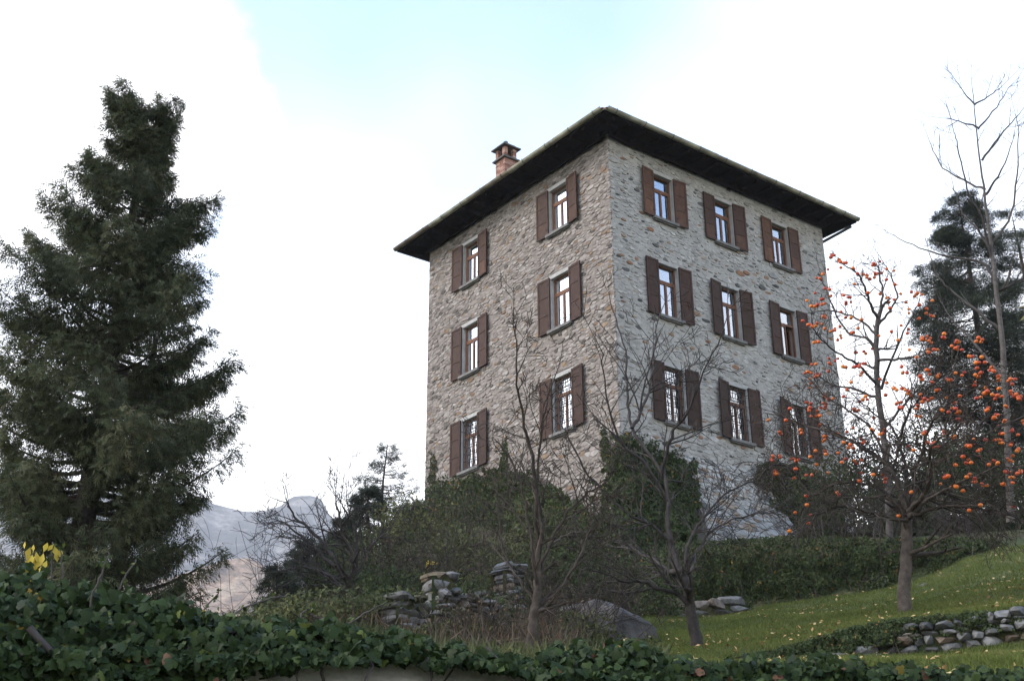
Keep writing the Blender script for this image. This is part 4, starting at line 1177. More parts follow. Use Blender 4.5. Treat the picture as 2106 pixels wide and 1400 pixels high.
def hang_fruit(root, T_, fr, dist, depth, size, seed):
    r = random.Random(seed)
    NP = np.array([n[0] for n in T_.nodes]); NL = np.array([n[2] for n in T_.nodes]); nx, ny = topx(NP); mb = MB()
    for (fx, fy) in fr:
        sc = (nx - fx) ** 2 + (ny - fy + 12) ** 2 * .8 + np.where(NL < 2, 400, 0) + np.where(ny > fy - 2, 900, 0)
        i = int(np.argmin(sc)); q = NP[i]; dq = float(np.hypot(q[0], q[1]))
        p = jpt(fx, fy, dq + r.uniform(-.12, .12)); s_ = size * r.uniform(.85, 1.12)
        topp = p + np.array([0, 0, .5 * s_]); L_ = np.linalg.norm(topp - q)
        mid = (q + topp) / 2 + np.array([r.uniform(-.1, .1), r.uniform(-.1, .1), .12 + .10 * r.random()]) * min(L_, 1.0)
        t = np.linspace(0, 1, 7)[:, None]; Q = (1 - t) ** 2 * q + 2 * t * (1 - t) * mid + t ** 2 * topp
        mb.tube(Q, np.linspace(.0065, .0035, 7), 3, r.random())
        o = bpy.data.objects.new('fruit', FRUIT[r.randrange(7)]); col.objects.link(o); o.parent = root; o.location = p - ORG[root]
        o.scale = (s_,) * 3; o.rotation_euler = (r.uniform(-.4, .4), r.uniform(-.4, .4), r.uniform(0, 6))
    return mb


root, T_ = bare_tree('persimmon_tree', 'farther upright persimmon tree with orange fruit against the sky', (1828, 1105), 28.5, [
    (0, .085, .055, [(1830, 1112), (1826, 1000), (1818, 900), (1806, 810), (1803, 740), (1802, 690), (1806, 655)]),
    (1, .045, .014, [(1806, 655), (1790, 625), (1778, 590), (1760, 560), (1735, 545)]),
    (1, .038, .012, [(1804, 670), (1830, 640), (1845, 610), (1835, 570), (1818, 540)]),
    (1, .038, .012, [(1803, 690), (1770, 660), (1720, 640), (1680, 640)]),
    (1, .0385, .012, [(1803, 740), (1850, 738), (1900, 730), (1930, 700)]),
    (1, .038, .012, [(1804, 790), (1765, 750), (1730, 730), (1690, 700), (1670, 670)]),
    (1, .038, .012, [(1806, 820), (1760, 800), (1710, 790), (1680, 770)]),
    (1, .038, .012, [(1812, 800), (1840, 720), (1870, 660), (1890, 620)]),
    (1, .038, .012, [(1806, 760), (1790, 700), (1740, 680), (1700, 600), (1690, 570)]),
    (1, .038, .012, [(1818, 880), (1870, 820), (1900, 790), (1930, 780)]),
    (1, .04, .012, [(1806, 660), (1815, 610), (1808, 560), (1806, 545)])], 17, 'bark_grey', PERU, 9, .95, 4, 1.6)
fm = hang_fruit(root, T_, fruits_rear, 28.5, 1.5, .088, 5)
T_.build(root, M['bark_grey']); tag(fm.build('fruit_stalks', M['bark_grey'], root, True), kind='stuff')
root, T_ = bare_tree('persimmon_tree', 'nearer persimmon tree on the lawn with drooping twigs full of orange fruit', (1860, 1268), 19.0, [
    (0, .105, .07, [(1861, 1272), (1860, 1210), (1864, 1140), (1866, 1080), (1866, 1040)]),
    (1, .045, .010, [(1866, 1045), (1850, 1000), (1830, 960), (1790, 930), (1740, 900), (1690, 870)]),
    (1, .045, .010, [(1868, 1050), (1905, 1010), (1915, 960), (1912, 925), (1950, 890), (1985, 865)]),
    (1, .035, .009, [(1866, 1060), (1830, 1020), (1790, 995), (1720, 995), (1660, 1030), (1640, 1070)]),
    (1, .035, .009, [(1868, 1060), (1920, 1020), (1980, 990), (2050, 960), (2110, 960)]),
    (1, .032, .009, [(1866, 1040), (1862, 960), (1840, 890), (1800, 850), (1760, 820)]),
    (1, .032, .009, [(1868, 1040), (1890, 940), (1930, 850), (1990, 810), (2050, 780)]),
    (1, .032, .009, [(1868, 1065), (1940, 1040), (2010, 1045), (2080, 1060), (2140, 1100)]),
    (1, .03, .009, [(1866, 1070), (1810, 1060), (1740, 1040), (1680, 1060), (1640, 1090)]),
    (1, .03, .009, [(1915, 960), (1980, 920), (2050, 880), (2120, 850)]),
    (1, .024, .008, [(1830, 960), (1780, 870), (1720, 830), (1680, 800)]),
    (1, .024, .008, [(1850, 900), (1880, 830), (1920, 790), (1960, 760)]),
    (1, .024, .008, [(1740, 900), (1680, 880), (1620, 870), (1590, 900)]),
    (1, .024, .008, [(1660, 1000), (1620, 960), (1590, 955)])], 23, 'bark_brown', PERS, 24, .95, 4, 2.2)
fm = hang_fruit(root, T_, fruits_front, 19.0, 1.5, .063, 6)
T_.build(root, M['bark_brown']); tag(fm.build('fruit_stalks', M['bark_brown'], root, True), kind='stuff')

# ------------------------------------------------------------------ stone walls, rocks
def ico(sub=1):
    import bmesh
    bm = bmesh.new(); bmesh.ops.create_icosphere(bm, subdivisions=sub, radius=1.0)
    V = np.array([v.co[:] for v in bm.verts]); F = np.array([[v.index for v in f.verts] for f in bm.faces]); bm.free(); return V, F


ICO1 = ico(2); ICO3 = ico(5)


def field_stone(c, ax, sx_, sy_, sz_, rs):
    """lumpy, somewhat squared stone; ax = direction along the wall"""
    V, F = ICO1; g = np.random.default_rng(rs.randrange(10 ** 6))
    p = np.sign(V) * np.abs(V) ** .58; p /= np.abs(p).max()
    for k in range(9):
        nn = unit(g.normal(size=3)); lim = g.uniform(.70, 1.0); ex = np.maximum(p @ nn - lim, 0); p = p - ex[:, None] * nn
    p = p / np.abs(p).max(0) + g.normal(size=V.shape) * .022
    x = np.append(ax, 0); x = x / np.linalg.norm(x); z = np.array([0, 0, 1.0]); y = np.cross(z, x)
    tl_ = rs.uniform(-.09, .09)
    q = p * np.array([sx_, sy_, sz_]); qx = q[:, 0] * math.cos(tl_) - q[:, 2] * math.sin(tl_); qz = q[:, 0] * math.sin(tl_) + q[:, 2] * math.cos(tl_)
    return c + qx[:, None] * x + q[:, 1:2] * y + qz[:, None] * z, F


def dry_wall(name, label, p0, p1, dist0, dist1, tops, seed, sz=(.16, .30), hz=(.07, .13), mat='field_stone', deep=.26, core=True):
    """p0,p1: picture columns of the ends; tops: [(frac, height)] above ground"""
    rs = random.Random(seed); A = gpt(p0, dist0); B = gpt(p1, dist1); L_ = np.hypot(*(B - A)[:2]); ax = (B - A)[:2] / L_
    root = tag(empty(name, (A + B) / 2), label, 'wall')
    ht = lambda f: np.interp(f, [t[0] for t in tops], [t[1] for t in tops]); z = 0.0; cnt = 0
    zb = lambda f: float(ground_z(A[0] + (B - A)[0] * f, A[1] + (B - A)[1] * f)) - .12
    while z < max(t[1] for t in tops):
        hh = rs.uniform(*hz); s = rs.uniform(0, .1)
        while s < L_:
            w = rs.uniform(*sz); f = min((s + w / 2) / L_, 1); h_ = hh * rs.uniform(.85, 1.1)
            if z + h_ * .6 < ht(f) + .12:
                c = np.array([A[0] + ax[0] * (s + w / 2), A[1] + ax[1] * (s + w / 2), zb(f) + z + hh / 2])
                c[:2] += np.array([ax[1], -ax[0]]) * rs.uniform(-.035, .035)
                V, F = field_stone(c, ax, w * .54, deep * rs.uniform(.85, 1.05), h_ * .62, rs)
                o = obj('stone', V, [F], M[mat], root, False, np.full(len(V), rs.choice([rs.uniform(.1, .5), rs.uniform(.4, .85), rs.uniform(.5, .85), rs.uniform(.86, 1)]))); cnt += 1
            s += w * .98
        z += hh * .93
    cb_ = MB(); nrm_ = np.array([ax[1], -ax[0]])          # earth packed between the stones
    fs = np.linspace(.02, .98, 12); lo_ = []; hi_ = []
    for f in fs:
        q = A[:2] + (B - A)[:2] * f; zz0 = zb(f); hh_ = max(ht(f) - .02, .05)
        lo_.append([*(q + nrm_ * .15), zz0]); hi_.append([*(q + nrm_ * .15), zz0 + hh_])
    bk1 = [[p[0] - nrm_[0] * .32, p[1] - nrm_[1] * .32, p[2]] for p in hi_]; bk0 = [[p[0] - nrm_[0] * .32, p[1] - nrm_[1] * .32, p[2]] for p in lo_]
    cb_.add(np.array(lo_ + hi_ + bk1 + bk0), grid_faces(4, 12)); cb_.build('earth_core', M['ground'], root)
    return root


dry_wall('dry_stone_wall', 'low end of the stone steps wall, smallest and nearest the ivy', 795, 852, 16.2, 16.6, [(0, .50), (.6, .6), (1, .55)], 1, (.14, .24), (.09, .13))
dry_wall('dry_stone_wall', 'tall pillar-like end of dry stone wall among brambles on the bank', 872, 1010, 17.0, 17.6, [(0, 1.0), (.34, 1.02), (.40, .62), (1, .45)], 2, (.12, .24), (.085, .135))
dry_wall('dry_stone_wall', 'upper overgrown piece of dry stone wall behind the pillar-like one', 945, 1060, 19.0, 19.8, [(0, .62), (.3, .55), (.55, .35), (1, .4)], 3, (.12, .24), (.085, .13))
dry_wall('dry_stone_wall', 'narrow stone stub high on the bank left of the many-stemmed tree', 1022, 1052, 20.6, 20.8, [(0, .95), (1, 1.05)], 4, (.16, .28), (.07, .12))
dry_wall('dry_stone_wall', 'low rough stones at the left foot of the ivied retaining wall', 1355, 1500, 25.2, 26.4, [(0, .25), (.5, .4), (1, .35)], 5, (.3, .6), (.12, .22))
dry_wall('dry_stone_wall', 'rounded fieldstone wall under the low hedge at bottom right', 1790, 2180, 15.15, 15.15, [(0, .08), (.2, .22), (.6, .30), (1, .32)], 6, (.10, .26), (.06, .13))
dry_wall('dry_stone_wall', 'half buried dark stones left of the fieldstone wall at bottom right', 1640, 1785, 14.9, 15.1, [(0, .04), (.6, .12), (1, .16)], 7, (.16, .3), (.09, .15))


def boulder(label, pts, dist, seed, size, dz=0.0):
    rs = np.random.default_rng(seed); V, F = ICO3; c = jpt(pts[0], pts[1], dist)
    p = V.copy(); n3 = (fbm(V[:, 0] * 1.7 + 9 + seed, V[:, 1] * 1.7 + V[:, 2] * 1.3 + 5, 5, seed) - .47)
    n4 = np.abs(vnoise(V[:, 0] * 3 + V[:, 2] * 2 + 30, V[:, 1] * 3 - V[:, 2] * 2 + 30, seed + 3) - .5)
    p = p * (1 + .5 * n3)[:, None]
    for k in range(14):
        nn = unit(rs.normal(size=3)); lim = rs.uniform(.5, .85); ex = np.maximum(p @ nn - lim, 0); p = p - ex[:, None] * nn * .92
    p = p * (1 + .16 * (fbm(V[:, 0] * 5 + 9, V[:, 1] * 5 + V[:, 2] * 4, 4, seed + 5) - .47))[:, None]
    return tag(obj('boulder', c + p * np.array(size), [F], M['rock'], None, True), label, 'rock')


boulder('big sloping dark grey boulder beside the lawn left of the bare trunk', (1272, 1312), 18.2, 3, (.62, .6, .62))
boulder('smaller dark rock behind the big boulder under the bushes', (1190, 1275), 20.0, 8, (.6, .6, .32))
boulder('flat grey stone slab lying low left of the big boulder', (1150, 1335), 16.6, 12, (.55, .4, .14))
boulder('pale flat stone at the foot of the ivied wall right of the persimmon trunk', (1905, 1207), 25.6, 15, (.24, .2, .07))

# ------------------------------------------------------------------ lawn grass and fallen leaves
LX2 = np.linspace(1330, 2400, 120); LA2 = az_of(LX2); D2 = np.interp(LX2, [1330, 1500, 1700, 2400], [8.6, 8.8, 8.9, 9.0])[None, :] * (1 - LT[:, None]) + np.interp(LX2, [1330, 1500, 1700, 2400], [14.2, 14.5, 14.85, 14.9])[None, :] * LT[:, None]
lx = D2 * np.sin(LA2)[None, :]; ly = D2 * np.cos(LA2)[None, :]
tag(obj('lawn', np.stack([lx, ly, ground_z(lx, ly) + .02], -1).reshape(-1, 3), [grid_faces(90, 120)], M['lawn'], smooth=True), kind='structure')
nB = 150000
u = RNG.random(nB) * (LX[-1] - LX[0]) + LX[0]; v = RNG.random(nB) ** 1.1
aa = az_of(u); d_ = np.interp(u, LX, lawn_lo) * (1 - v) + 27.1 * v; low = RNG.random(nB) < .28; d_ = np.where(low, 9 + RNG.random(nB) * 5.8, d_); X = d_ * np.sin(aa); Y = d_ * np.cos(aa)
Cg = np.stack([X, Y, ground_z(X, Y) + .035], -1)
mb = MB(); V, F, T = scatter(Cg, np.tile([0, 0, 1.0], (nB, 1)) + rnd(nB, .45), rnd(nB), RNG.uniform(.04, .085, nB), np.array([(-.10, -.4, 0), (.10, -.4, 0), (0, .7, 0)]), TRI_F, np.clip(.5 + (fbm(X * .6, Y * .6, 3, 2) - .45) * 1.5 + RNG.normal(size=nB) * .15, 0, 1)); mb.add(V, F, T)
tag(mb.build('lawn_grass', M['grass']), 'short green grass of the sloping lawn', 'grass', kind='stuff')
nF = 1700
u = RNG.random(nF) * 1000 + 1260; v = RNG.random(nF); aa = az_of(u); d_ = np.interp(u, LX, lawn_lo) * (1 - v) + 27.1 * v; low = RNG.random(nF) < .2; d_ = np.where(low, 9 + RNG.random(nF) * 5.8, d_); X = d_ * np.sin(aa); Y = d_ * np.cos(aa)
keep = fbm(X * .9, Y * .9, 3, 8) + RNG.normal(size=nF) * .12 > .42; X, Y = X[keep], Y[keep]; nF = len(X)
mb = MB(); V, F, T = scatter(np.stack([X, Y, ground_z(X, Y) + .075], -1), rnd(nF) * np.array([1, 1, .3]), np.tile([0, -.35, 1.0], (nF, 1)) + rnd(nF, .35), RNG.uniform(.035, .075, nF), LEAF_V, LEAF_F, RNG.random(nF) * .98); mb.add(V, F, T)
tag(mb.build('fallen_leaves', M['litter']), 'scattered yellow and tan leaves fallen on the lawn', 'leaves', kind='stuff')

# ------------------------------------------------------------------ ivy and hedges
def inpoly(x, y, poly):
    c = np.zeros(len(x), bool); n = len(poly)
    for i in range(n):
        x0, y0 = poly[i]; x1, y1 = poly[(i + 1) % n]
        if y0 == y1: continue
        t = (y - y0) / (y1 - y0); c ^= (((y0 > y) != (y1 > y)) & (x < x0 + t * (x1 - x0)))
    return c


def patch_pts(poly, n, edge=7):
    P = np.array(poly, float); lo_, hi_ = P.min(0) - 8, P.max(0) + 8; out = np.zeros((0, 2))
    while len(out) < n:
        q = RNG.random((n, 2)) * (hi_ - lo_) + lo_; j = q + (np.stack([fbm(q[:, 0] / 14, q[:, 1] / 14, 3, 3), fbm(q[:, 0] / 14 + 50, q[:, 1] / 14, 3, 4)], -1) - .45) * edge * 5
        out = np.concatenate([out, q[inpoly(j[:, 0], j[:, 1], poly)]])
    return out[:n]


def face_range(px, py, F):
    """horizontal range of the house wall plane F seen at a pixel"""
    d = raydir(px, py); a, o, p = FACE[F]; t = ((p - np.array([0, 0, CAMZ])) @ o) / (d @ o)
    return t * np.hypot(d[..., 0], d[..., 1])


def ivy_mass(name, label, cat, poly, n, rng_fn, size, mat, parent=None, thick=.45, tv=None, tone_shift=0.0, group=None, stems=14, edge=7):
    q = patch_pts(poly, n, edge); base = rng_fn(q[:, 0], q[:, 1])
    cl = fbm(q[:, 0] / 26, q[:, 1] / 26, 3, len(label)) ; lump = (cl - .45) * thick * 1.8
    dist = base - lump - RNG.random(n) ** 2 * thick * .6 * 1.0 + .25 * thick
    C = at(q[:, 0], q[:, 1], dist); g = ground_z(C[:, 0], C[:, 1]); C = C[C[:, 2] > g - .05]; n = len(C)
    root = tag(empty(name, (C[:, 0].mean(), C[:, 1].mean(), C[:, 2].min())), label, cat, group)
    mb = MB(); to_cam = unit(np.array([0, 0, CAMZ]) - C) * .8 + np.array([0, 0, .55])
    leafcloud(mb, C, RNG.uniform(.65, 1.3, n) * size, LEAF_V if tv is None else tv, LEAF_F if tv is None else IVY_F, np.clip(.42 + tone_shift + (RNG.random(n) - .5) * .55 + (RNG.random(n) < .03) * .5, 0, 1), to_cam, .5)
    mb.build('leaves', M[mat], root)
    st = MB()
    for k in range(stems):
        i = RNG.integers(0, n); p0 = C[i]; p = [p0]
        for s_ in range(6): p.append(p[-1] + np.array([RNG.normal() * .12, RNG.normal() * .10, -.22 - RNG.random() * .15]))
        st.tube(np.array(p), np.linspace(.006, .016, 7), 4, RNG.random())
    if stems: st.build('stems', M['bark_brown'], root, True)
    return root


# ivied retaining wall across the lawn
HT = [(1180, 1215), (1250, 1160), (1330, 1130), (1400, 1112), (1600, 1104), (1800, 1104), (1950, 1104), (2030, 1108), (2068, 1116), (2080, 1128)]
HBs = [(2080, 1132), (2060, 1146), (2020, 1160), (1950, 1188), (1860, 1212), (1750, 1232), (1600, 1252), (1500, 1268), (1420, 1282), (1350, 1270), (1250, 1265), (1180, 1265)]
ivy_mass('ivied_wall', 'long retaining wall wholly clad in dark ivy across the lawn', 'hedge', HT + HBs, 30000, lambda x, y: np.interp(x, [1180, 1400, 1860, 2080], [25.5, 26.9, 26.9, 27.3]) + (1250 - y) * .0012, .062, 'ivy_far', thick=.30, edge=3, stems=40, tone_shift=-.03)
# low hedge on the fieldstone wall
LH = [(1560, 1345), (1640, 1322), (1700, 1300), (1800, 1278), (1900, 1265), (2000, 1258), (2180, 1246), (2180, 1292), (2050, 1296), (1950, 1306), (1870, 1320), (1800, 1330), (1730, 1345), (1650, 1362), (1580, 1365)]
ivy_mass('low_hedge', 'low trimmed creeping hedge capping the fieldstone wall at bottom right', 'hedge', LH, 12000, lambda x, y: 15.05 - (y - 1270) * .002, .042, 'ivy_far', thick=.28, edge=3, stems=10, tone_shift=.05)
# ivy on the house
ivy_mass('ivy', 'ivy mound climbing the lower left house wall under the window', 'ivy', [(862, 1040), (872, 1000), (900, 982), (960, 978), (1010, 968), (1035, 948), (1060, 962), (1110, 985), (1150, 1012), (1200, 1035), (1215, 1060), (1230, 1120), (1230, 1180), (1100, 1160), (960, 1150), (880, 1150), (850, 1090)], 24000,
         lambda x, y: np.clip(face_range(x, y, 'L'), 30, 44) - .1 - np.maximum(y - 985, 0) * .014, .10, 'ivy_far', thick=.7, tone_shift=.14, edge=10, stems=30)
ivy_mass('ivy', 'tall pointed ivy mass covering the near house corner', 'ivy', [(1215, 1120), (1228, 1010), (1245, 950), (1262, 905), (1290, 888), (1330, 898), (1370, 915), (1420, 935), (1436, 980), (1432, 1040), (1425, 1110), (1330, 1140), (1240, 1150)], 17000,
         lambda x, y: np.where(x < 1275, np.clip(face_range(x, y, 'L'), 30, 44), face_range(x, y, 'R')) - .12 - np.maximum(y - 930, 0) * .010, .10, 'ivy_far', thick=.75, tone_shift=.06, edge=13, stems=26)
ivy_mass('ivy', 'ivy bush at the foot of the wall under the right-hand windows', 'ivy', [(1552, 985), (1556, 955), (1585, 942), (1620, 958), (1650, 955), (1700, 985), (1730, 1010), (1740, 1105), (1640, 1105), (1600, 1060)], 9000,
         lambda x, y: face_range(x, y, 'R') - .35 - np.maximum(y - 990, 0) * .004, .09, 'ivy_far', thick=.45, tone_shift=-.02, edge=5, stems=10)
# thin ivy runners up the left wall
for (x0, y0, x1, y1, lb_) in ((1035, 965, 1040, 905, 'thin ivy tongue reaching up right of the lower left window'), (890, 985, 888, 935, 'thin ivy shoot creeping up the far left edge of the wall'), (1250, 930, 1238, 880, 'thin ivy tongue at the corner beside the shutters')):
    ivy_mass('ivy_shoot', lb_, 'ivy', [(x0 - 12, y0 + 8), (x1 - 4, y1), (x1 + 3, y1), (x0 + 12, y0 + 8)], 350, lambda x, y: face_range(x, y, 'L') - .08, .08, 'ivy_far', thick=.05, tone_shift=.1, edge=3, stems=2)

# ------------------------------------------------------------------ shrubs on the bank
def shrub(name, label, px, py, dist, w, h, dep, n, size, mat, seed, twig=30, tone=.0, cat='shrub', group=None, dense=.6, barkm='bark_brown'):
    """leafy bush: stems from the base, leaves in clumps through an uneven volume"""
    g = np.random.default_rng(seed); c = jpt(px, py, dist); gz_ = float(ground_z(c[0], c[1])); c[2] = gz_
    root = tag(empty(name, c), label, cat, group)
    k = 26; cl = g.normal(size=(k, 3)); cl = unit(cl) * g.uniform(.3, 1.0, (k, 1)) ** .6; cl[:, 2] = np.abs(cl[:, 2])
    cr_ = g.uniform(.18, .42, k)
    idx = g.integers(0, k, n); P = cl[idx] + unit(g.normal(size=(n, 3))) * (cr_[idx] * g.uniform(.25, 1, n) ** .5)[:, None]
    C = c + P * np.array([w, dep, h]); zz_ = ground_z(C[:, 0], C[:, 1]); C[:, 2] = np.maximum(C[:, 2], zz_ + .02 + g.random(n) * .1)
    out = unit(P * np.array([1, 1, 1.2])) + np.array([0, -.3, .4])
    mb = MB(); leafcloud(mb, C, g.uniform(.6, 1.35, n) * size, tone=np.clip(.45 + tone + g.normal(size=n) * .16 + np.repeat(g.normal(size=k) * .1, 1)[idx], 0, 1), out=out, jit=.6); mb.build('leaves', M[mat], root)
    if twig:
        st = MB()
        for q in range(twig):
            tgt = c + (cl[q % k] * g.uniform(.7, 1.2)) * np.array([w, dep, h]); s0 = c + np.array([g.normal() * w * .25, g.normal() * dep * .25, -.05]); t = np.linspace(0, 1, 6)[:, None]
            mid = (s0 + tgt) / 2 + g.normal(size=3) * .12 * h; Q = (1 - t) ** 2 * s0 + 2 * t * (1 - t) * mid + t ** 2 * tgt
            st.tube(Q, np.linspace(.014, .004, 6), 4, g.random())
        st.build('stems', M[barkm], root, True)
    return root


for k, (px, py, ds_, w, h, n, lab) in enumerate([(20, 1290, 6.0, .35, .50, 1500, 'light green leafy weeds above the ivy under the yellow leaves'), (170, 1300, 6.1, .40, .42, 1600, 'light green weeds above the ivy right of the yellow leaves'), (310, 1310, 6.2, .35, .32, 1200, 'light green weeds above the ivy below the big cypress')]):
    shrub('weed_clump', lab, px, py, ds_, w, h, .3, n, .028, 'shrub', 150 + k, 30, .08, 'weeds', barkm='bark_pale')
SH = [  # px, py, dist, w, h, dep, n, leaf, mat, tone, label
    (842, 1135, 30, 1.3, 1.6, 1.1, 3800, .085, 'shrub', .18, 'yellow-green leafy shrub under the left corner of the house'),
    (780, 1175, 29, 1.5, 1.3, 1.2, 4200, .08, 'ivy_far', .05, 'dark broadleaf shrub among the spruces below the house'),
    (900, 1190, 26, 1.7, 1.1, 1.1, 4200, .075, 'shrub', -.05, 'green bramble bush above the pillar-like dry stone wall'),
    (1130, 1120, 30, 1.6, 1.5, 1.1, 5000, .085, 'shrub', -.02, 'rounded green bush between the two ivy masses at the house'),
    (1170, 1185, 26, 1.6, 1.3, 1.2, 5200, .08, 'ivy_far', -.05, 'dark evergreen bush left of the retaining wall end'),
    (1260, 1170, 25.4, 1.2, 1.2, .9, 3800, .075, 'ivy_far', -.08, 'dark evergreen bush at the left end of the retaining wall'),
    (1060, 1180, 24, 1.2, 1.0, .9, 3000, .07, 'shrub', -.10, 'low green bush behind the many-stemmed bare tree'),
    (820, 1270, 19.5, 1.0, .8, .8, 3200, .06, 'ivy_far', .0, 'dark green creeper bush beside the small stone wall end'),
    (680, 1290, 17, 1.4, .55, .9, 3400, .055, 'shrub', .06, 'low yellowish weeds under the spreading bare tree'),
    (580, 1295, 18, 1.1, .5, .8, 2600, .055, 'shrub', .02, 'low green weeds at the left end of the bank'),
    (760, 1235, 22, 1.5, .9, 1.0, 3800, .06, 'shrub', -.05, 'tangled bush right of the spreading bare tree'),
    (1190, 1325, 16.5, .9, .45, .5, 1700, .05, 'shrub', -.1, 'small low bush beside the flat grey slab'),
    (1010, 1300, 18.0, .75, .75, .35, 2200, .05, 'ivy_far', .05, 'trailing creeper growing over the middle of the dry stone walls'),
    (930, 1330, 16.0, .7, .35, .4, 1500, .045, 'shrub', .0, 'low weeds at the foot of the pillar-like stone wall'),
    (1330, 1245, 24.6, 1.0, .7, .6, 2600, .065, 'ivy_far', .08, 'low bush with yellow leaves behind the big boulder'),
    (1780, 1060, 34, 1.9, 2.3, 1.4, 6500, .10, 'ivy_far', -.12, 'dark evergreen bush right of the house behind the persimmon trunk'),
    (1900, 1050, 36, 2.2, 2.8, 1.6, 7500, .10, 'ivy_far', -.15, 'tall dark evergreen bush behind the nearer persimmon tree'),
    (2020, 1050, 37, 2.4, 2.6, 1.6, 7500, .10, 'ivy_far', -.13, 'dark evergreen bush below the big pine'),
    (2130, 1050, 38, 2.4, 2.8, 1.6, 6500, .10, 'ivy_far', -.12, 'dark evergreen bush cut by the right edge of the picture'),
    (1845, 1000, 43, 2.6, 3.8, 1.8, 6500, .12, 'spruce', .0, 'dark bushy tree standing far back right of the house'),
    (1960, 980, 45, 2.8, 4.2, 1.8, 6500, .12, 'spruce', .0, 'dark bushy tree far back between the persimmon and the pine')]
for k, (px, py, ds_, w, h, dp, n, lf, mt, tn, lab) in enumerate(SH):
    shrub('shrub', lab, px, py, ds_, w, h, dp, n, lf, mt, 200 + k, 26, tn, group='shrubs and bushes around the house')
# leafless brown brambles
BR = dict(seg=6, wob=.16, trop=[.04, .0, -.03], n=[4, 3.2], ang=(20, 65), len=(.4, .75), rr=.62, rmin=.0035, t0=.2)


def bramble(label, px, dist, w, h, n, seed, mat='bark_brown', leaf=300):
    g0 = gpt(px, dist); T_ = Tree(seed); r = random.Random(seed); root = tag(empty('bramble', g0), label, 'bramble', 'leafless brambles on the bank')
    for k in range(n):
        x = g0[0] + r.gauss(0, w * .5); y = g0[1] + r.gauss(0, w * .35); p = np.array([x, y, float(ground_z(x, y)) - .03])
        T_.grow(p, np.array([r.gauss(0, .45), r.gauss(0, .4), 1.0]), h * r.uniform(.5, 1.2), .010, 2, 4, BR)
    T_.build(root, M[mat])
    if leaf:
        t_ = np.array([t[0] for t in T_.tips]); sel = RNG.integers(0, len(t_), leaf); mb = MB()
        leafcloud(mb, t_[sel] + rnd(leaf, .06), RNG.uniform(.03, .06, leaf), tone=RNG.random(leaf)); mb.build('leaves', M['dry'], root)


bramble('tangle of grey-brown brambles in front of the tall dry stone wall', 1010, 15.6, .8, .6, 30, 301)
bramble('brown bramble thicket right of the many-stemmed tree foot', 1150, 17.2, .9, .9, 44, 302)
bramble('reddish dry bramble patch on the bank above the stone steps', 850, 22.5, 1.3, 1.3, 60, 303, leaf=1200)
bramble('dry brown undergrowth between the spruces and the stone wall', 790, 24.5, 1.2, 1.0, 40, 304, leaf=700)
bramble('brown twiggy undergrowth below the ivy mound', 960, 26.5, 1.5, 1.3, 60, 305, leaf=500)
bramble('twiggy thicket in front of the retaining wall end', 1235, 21.5, 1.1, 1.3, 56, 306, leaf=300)
bramble('thin bare shoots rising beside the left house wall', 940, 31, 1.4, 2.2, 26, 307, 'bark_grey', leaf=0)
bramble('bare grey twigs hanging over the right part of the ivied retaining wall', 1790, 28.4, 1.6, 1.4, 50, 308, 'bark_grey', leaf=0)
bramble('dry twiggy thicket far right behind the end of the ivied wall', 2010, 30.5, 1.6, 1.6, 50, 309, 'bark_grey', leaf=200)
bramble('thin bare saplings at the valley edge left of the lowest spruce', 520, 23, .6, 2.4, 10, 310, 'bark_grey', leaf=0)

# weeds and dead stalks over the bank
nW = 42000
u = RNG.random(nW) * 900 + 470; d_ = 8 + RNG.random(nW) ** .8 * 24; aa = az_of(u); X = d_ * np.sin(aa); Y = d_ * np.cos(aa)
kp = (fbm(X * .8, Y * .8, 3, 12) + RNG.normal(size=nW) * .10 > .40) & ~((u > 1240) & (d_ > 15)); X, Y, d_ = X[kp], Y[kp], d_[kp]; nW = len(X)
mb = MB(); tn = np.clip(.4 + (fbm(X * .5, Y * .5, 3, 14) - .45) * 1.6 + RNG.normal(size=nW) * .15, 0, 1)
V, F, T = scatter(np.stack([X, Y, ground_z(X, Y) + .08], -1), np.tile([0, 0, .8], (nW, 1)) + rnd(nW, .6), rnd(nW), RNG.uniform(.10, .26, nW), np.array([(-.09, -.4, 0), (.09, -.4, 0), (.02, .7, .08)]), TRI_F, tn); mb.add(V, F, T)
tag(mb.build('bank_weeds', M['shrub']), 'rough green and brown weeds over the hill bank', 'weeds', kind='stuff')
nW = 9000
u = RNG.random(nW) * 560 + 640; d_ = 14 + RNG.random(nW) * 17; aa = az_of(u); X = d_ * np.sin(aa); Y = d_ * np.cos(aa); kp = fbm(X * .6 + 7, Y * .6, 3, 15) > .46; X, Y = X[kp], Y[kp]; nW = len(X)
mb = MB(); V, F, T = scatter(np.stack([X, Y, ground_z(X, Y) + .12], -1), np.tile([0, 0, .9], (nW, 1)) + rnd(nW, .5), rnd(nW), RNG.uniform(.2, .5, nW), np.array([(-.03, -.4, 0), (.03, -.4, 0), (.04, .7, .08)]), TRI_F, RNG.random(nW)); mb.add(V, F, T)
tag(mb.build('dead_stalks', M['dry']), 'thin dead brown stalks standing on the bank', 'weeds', kind='stuff')

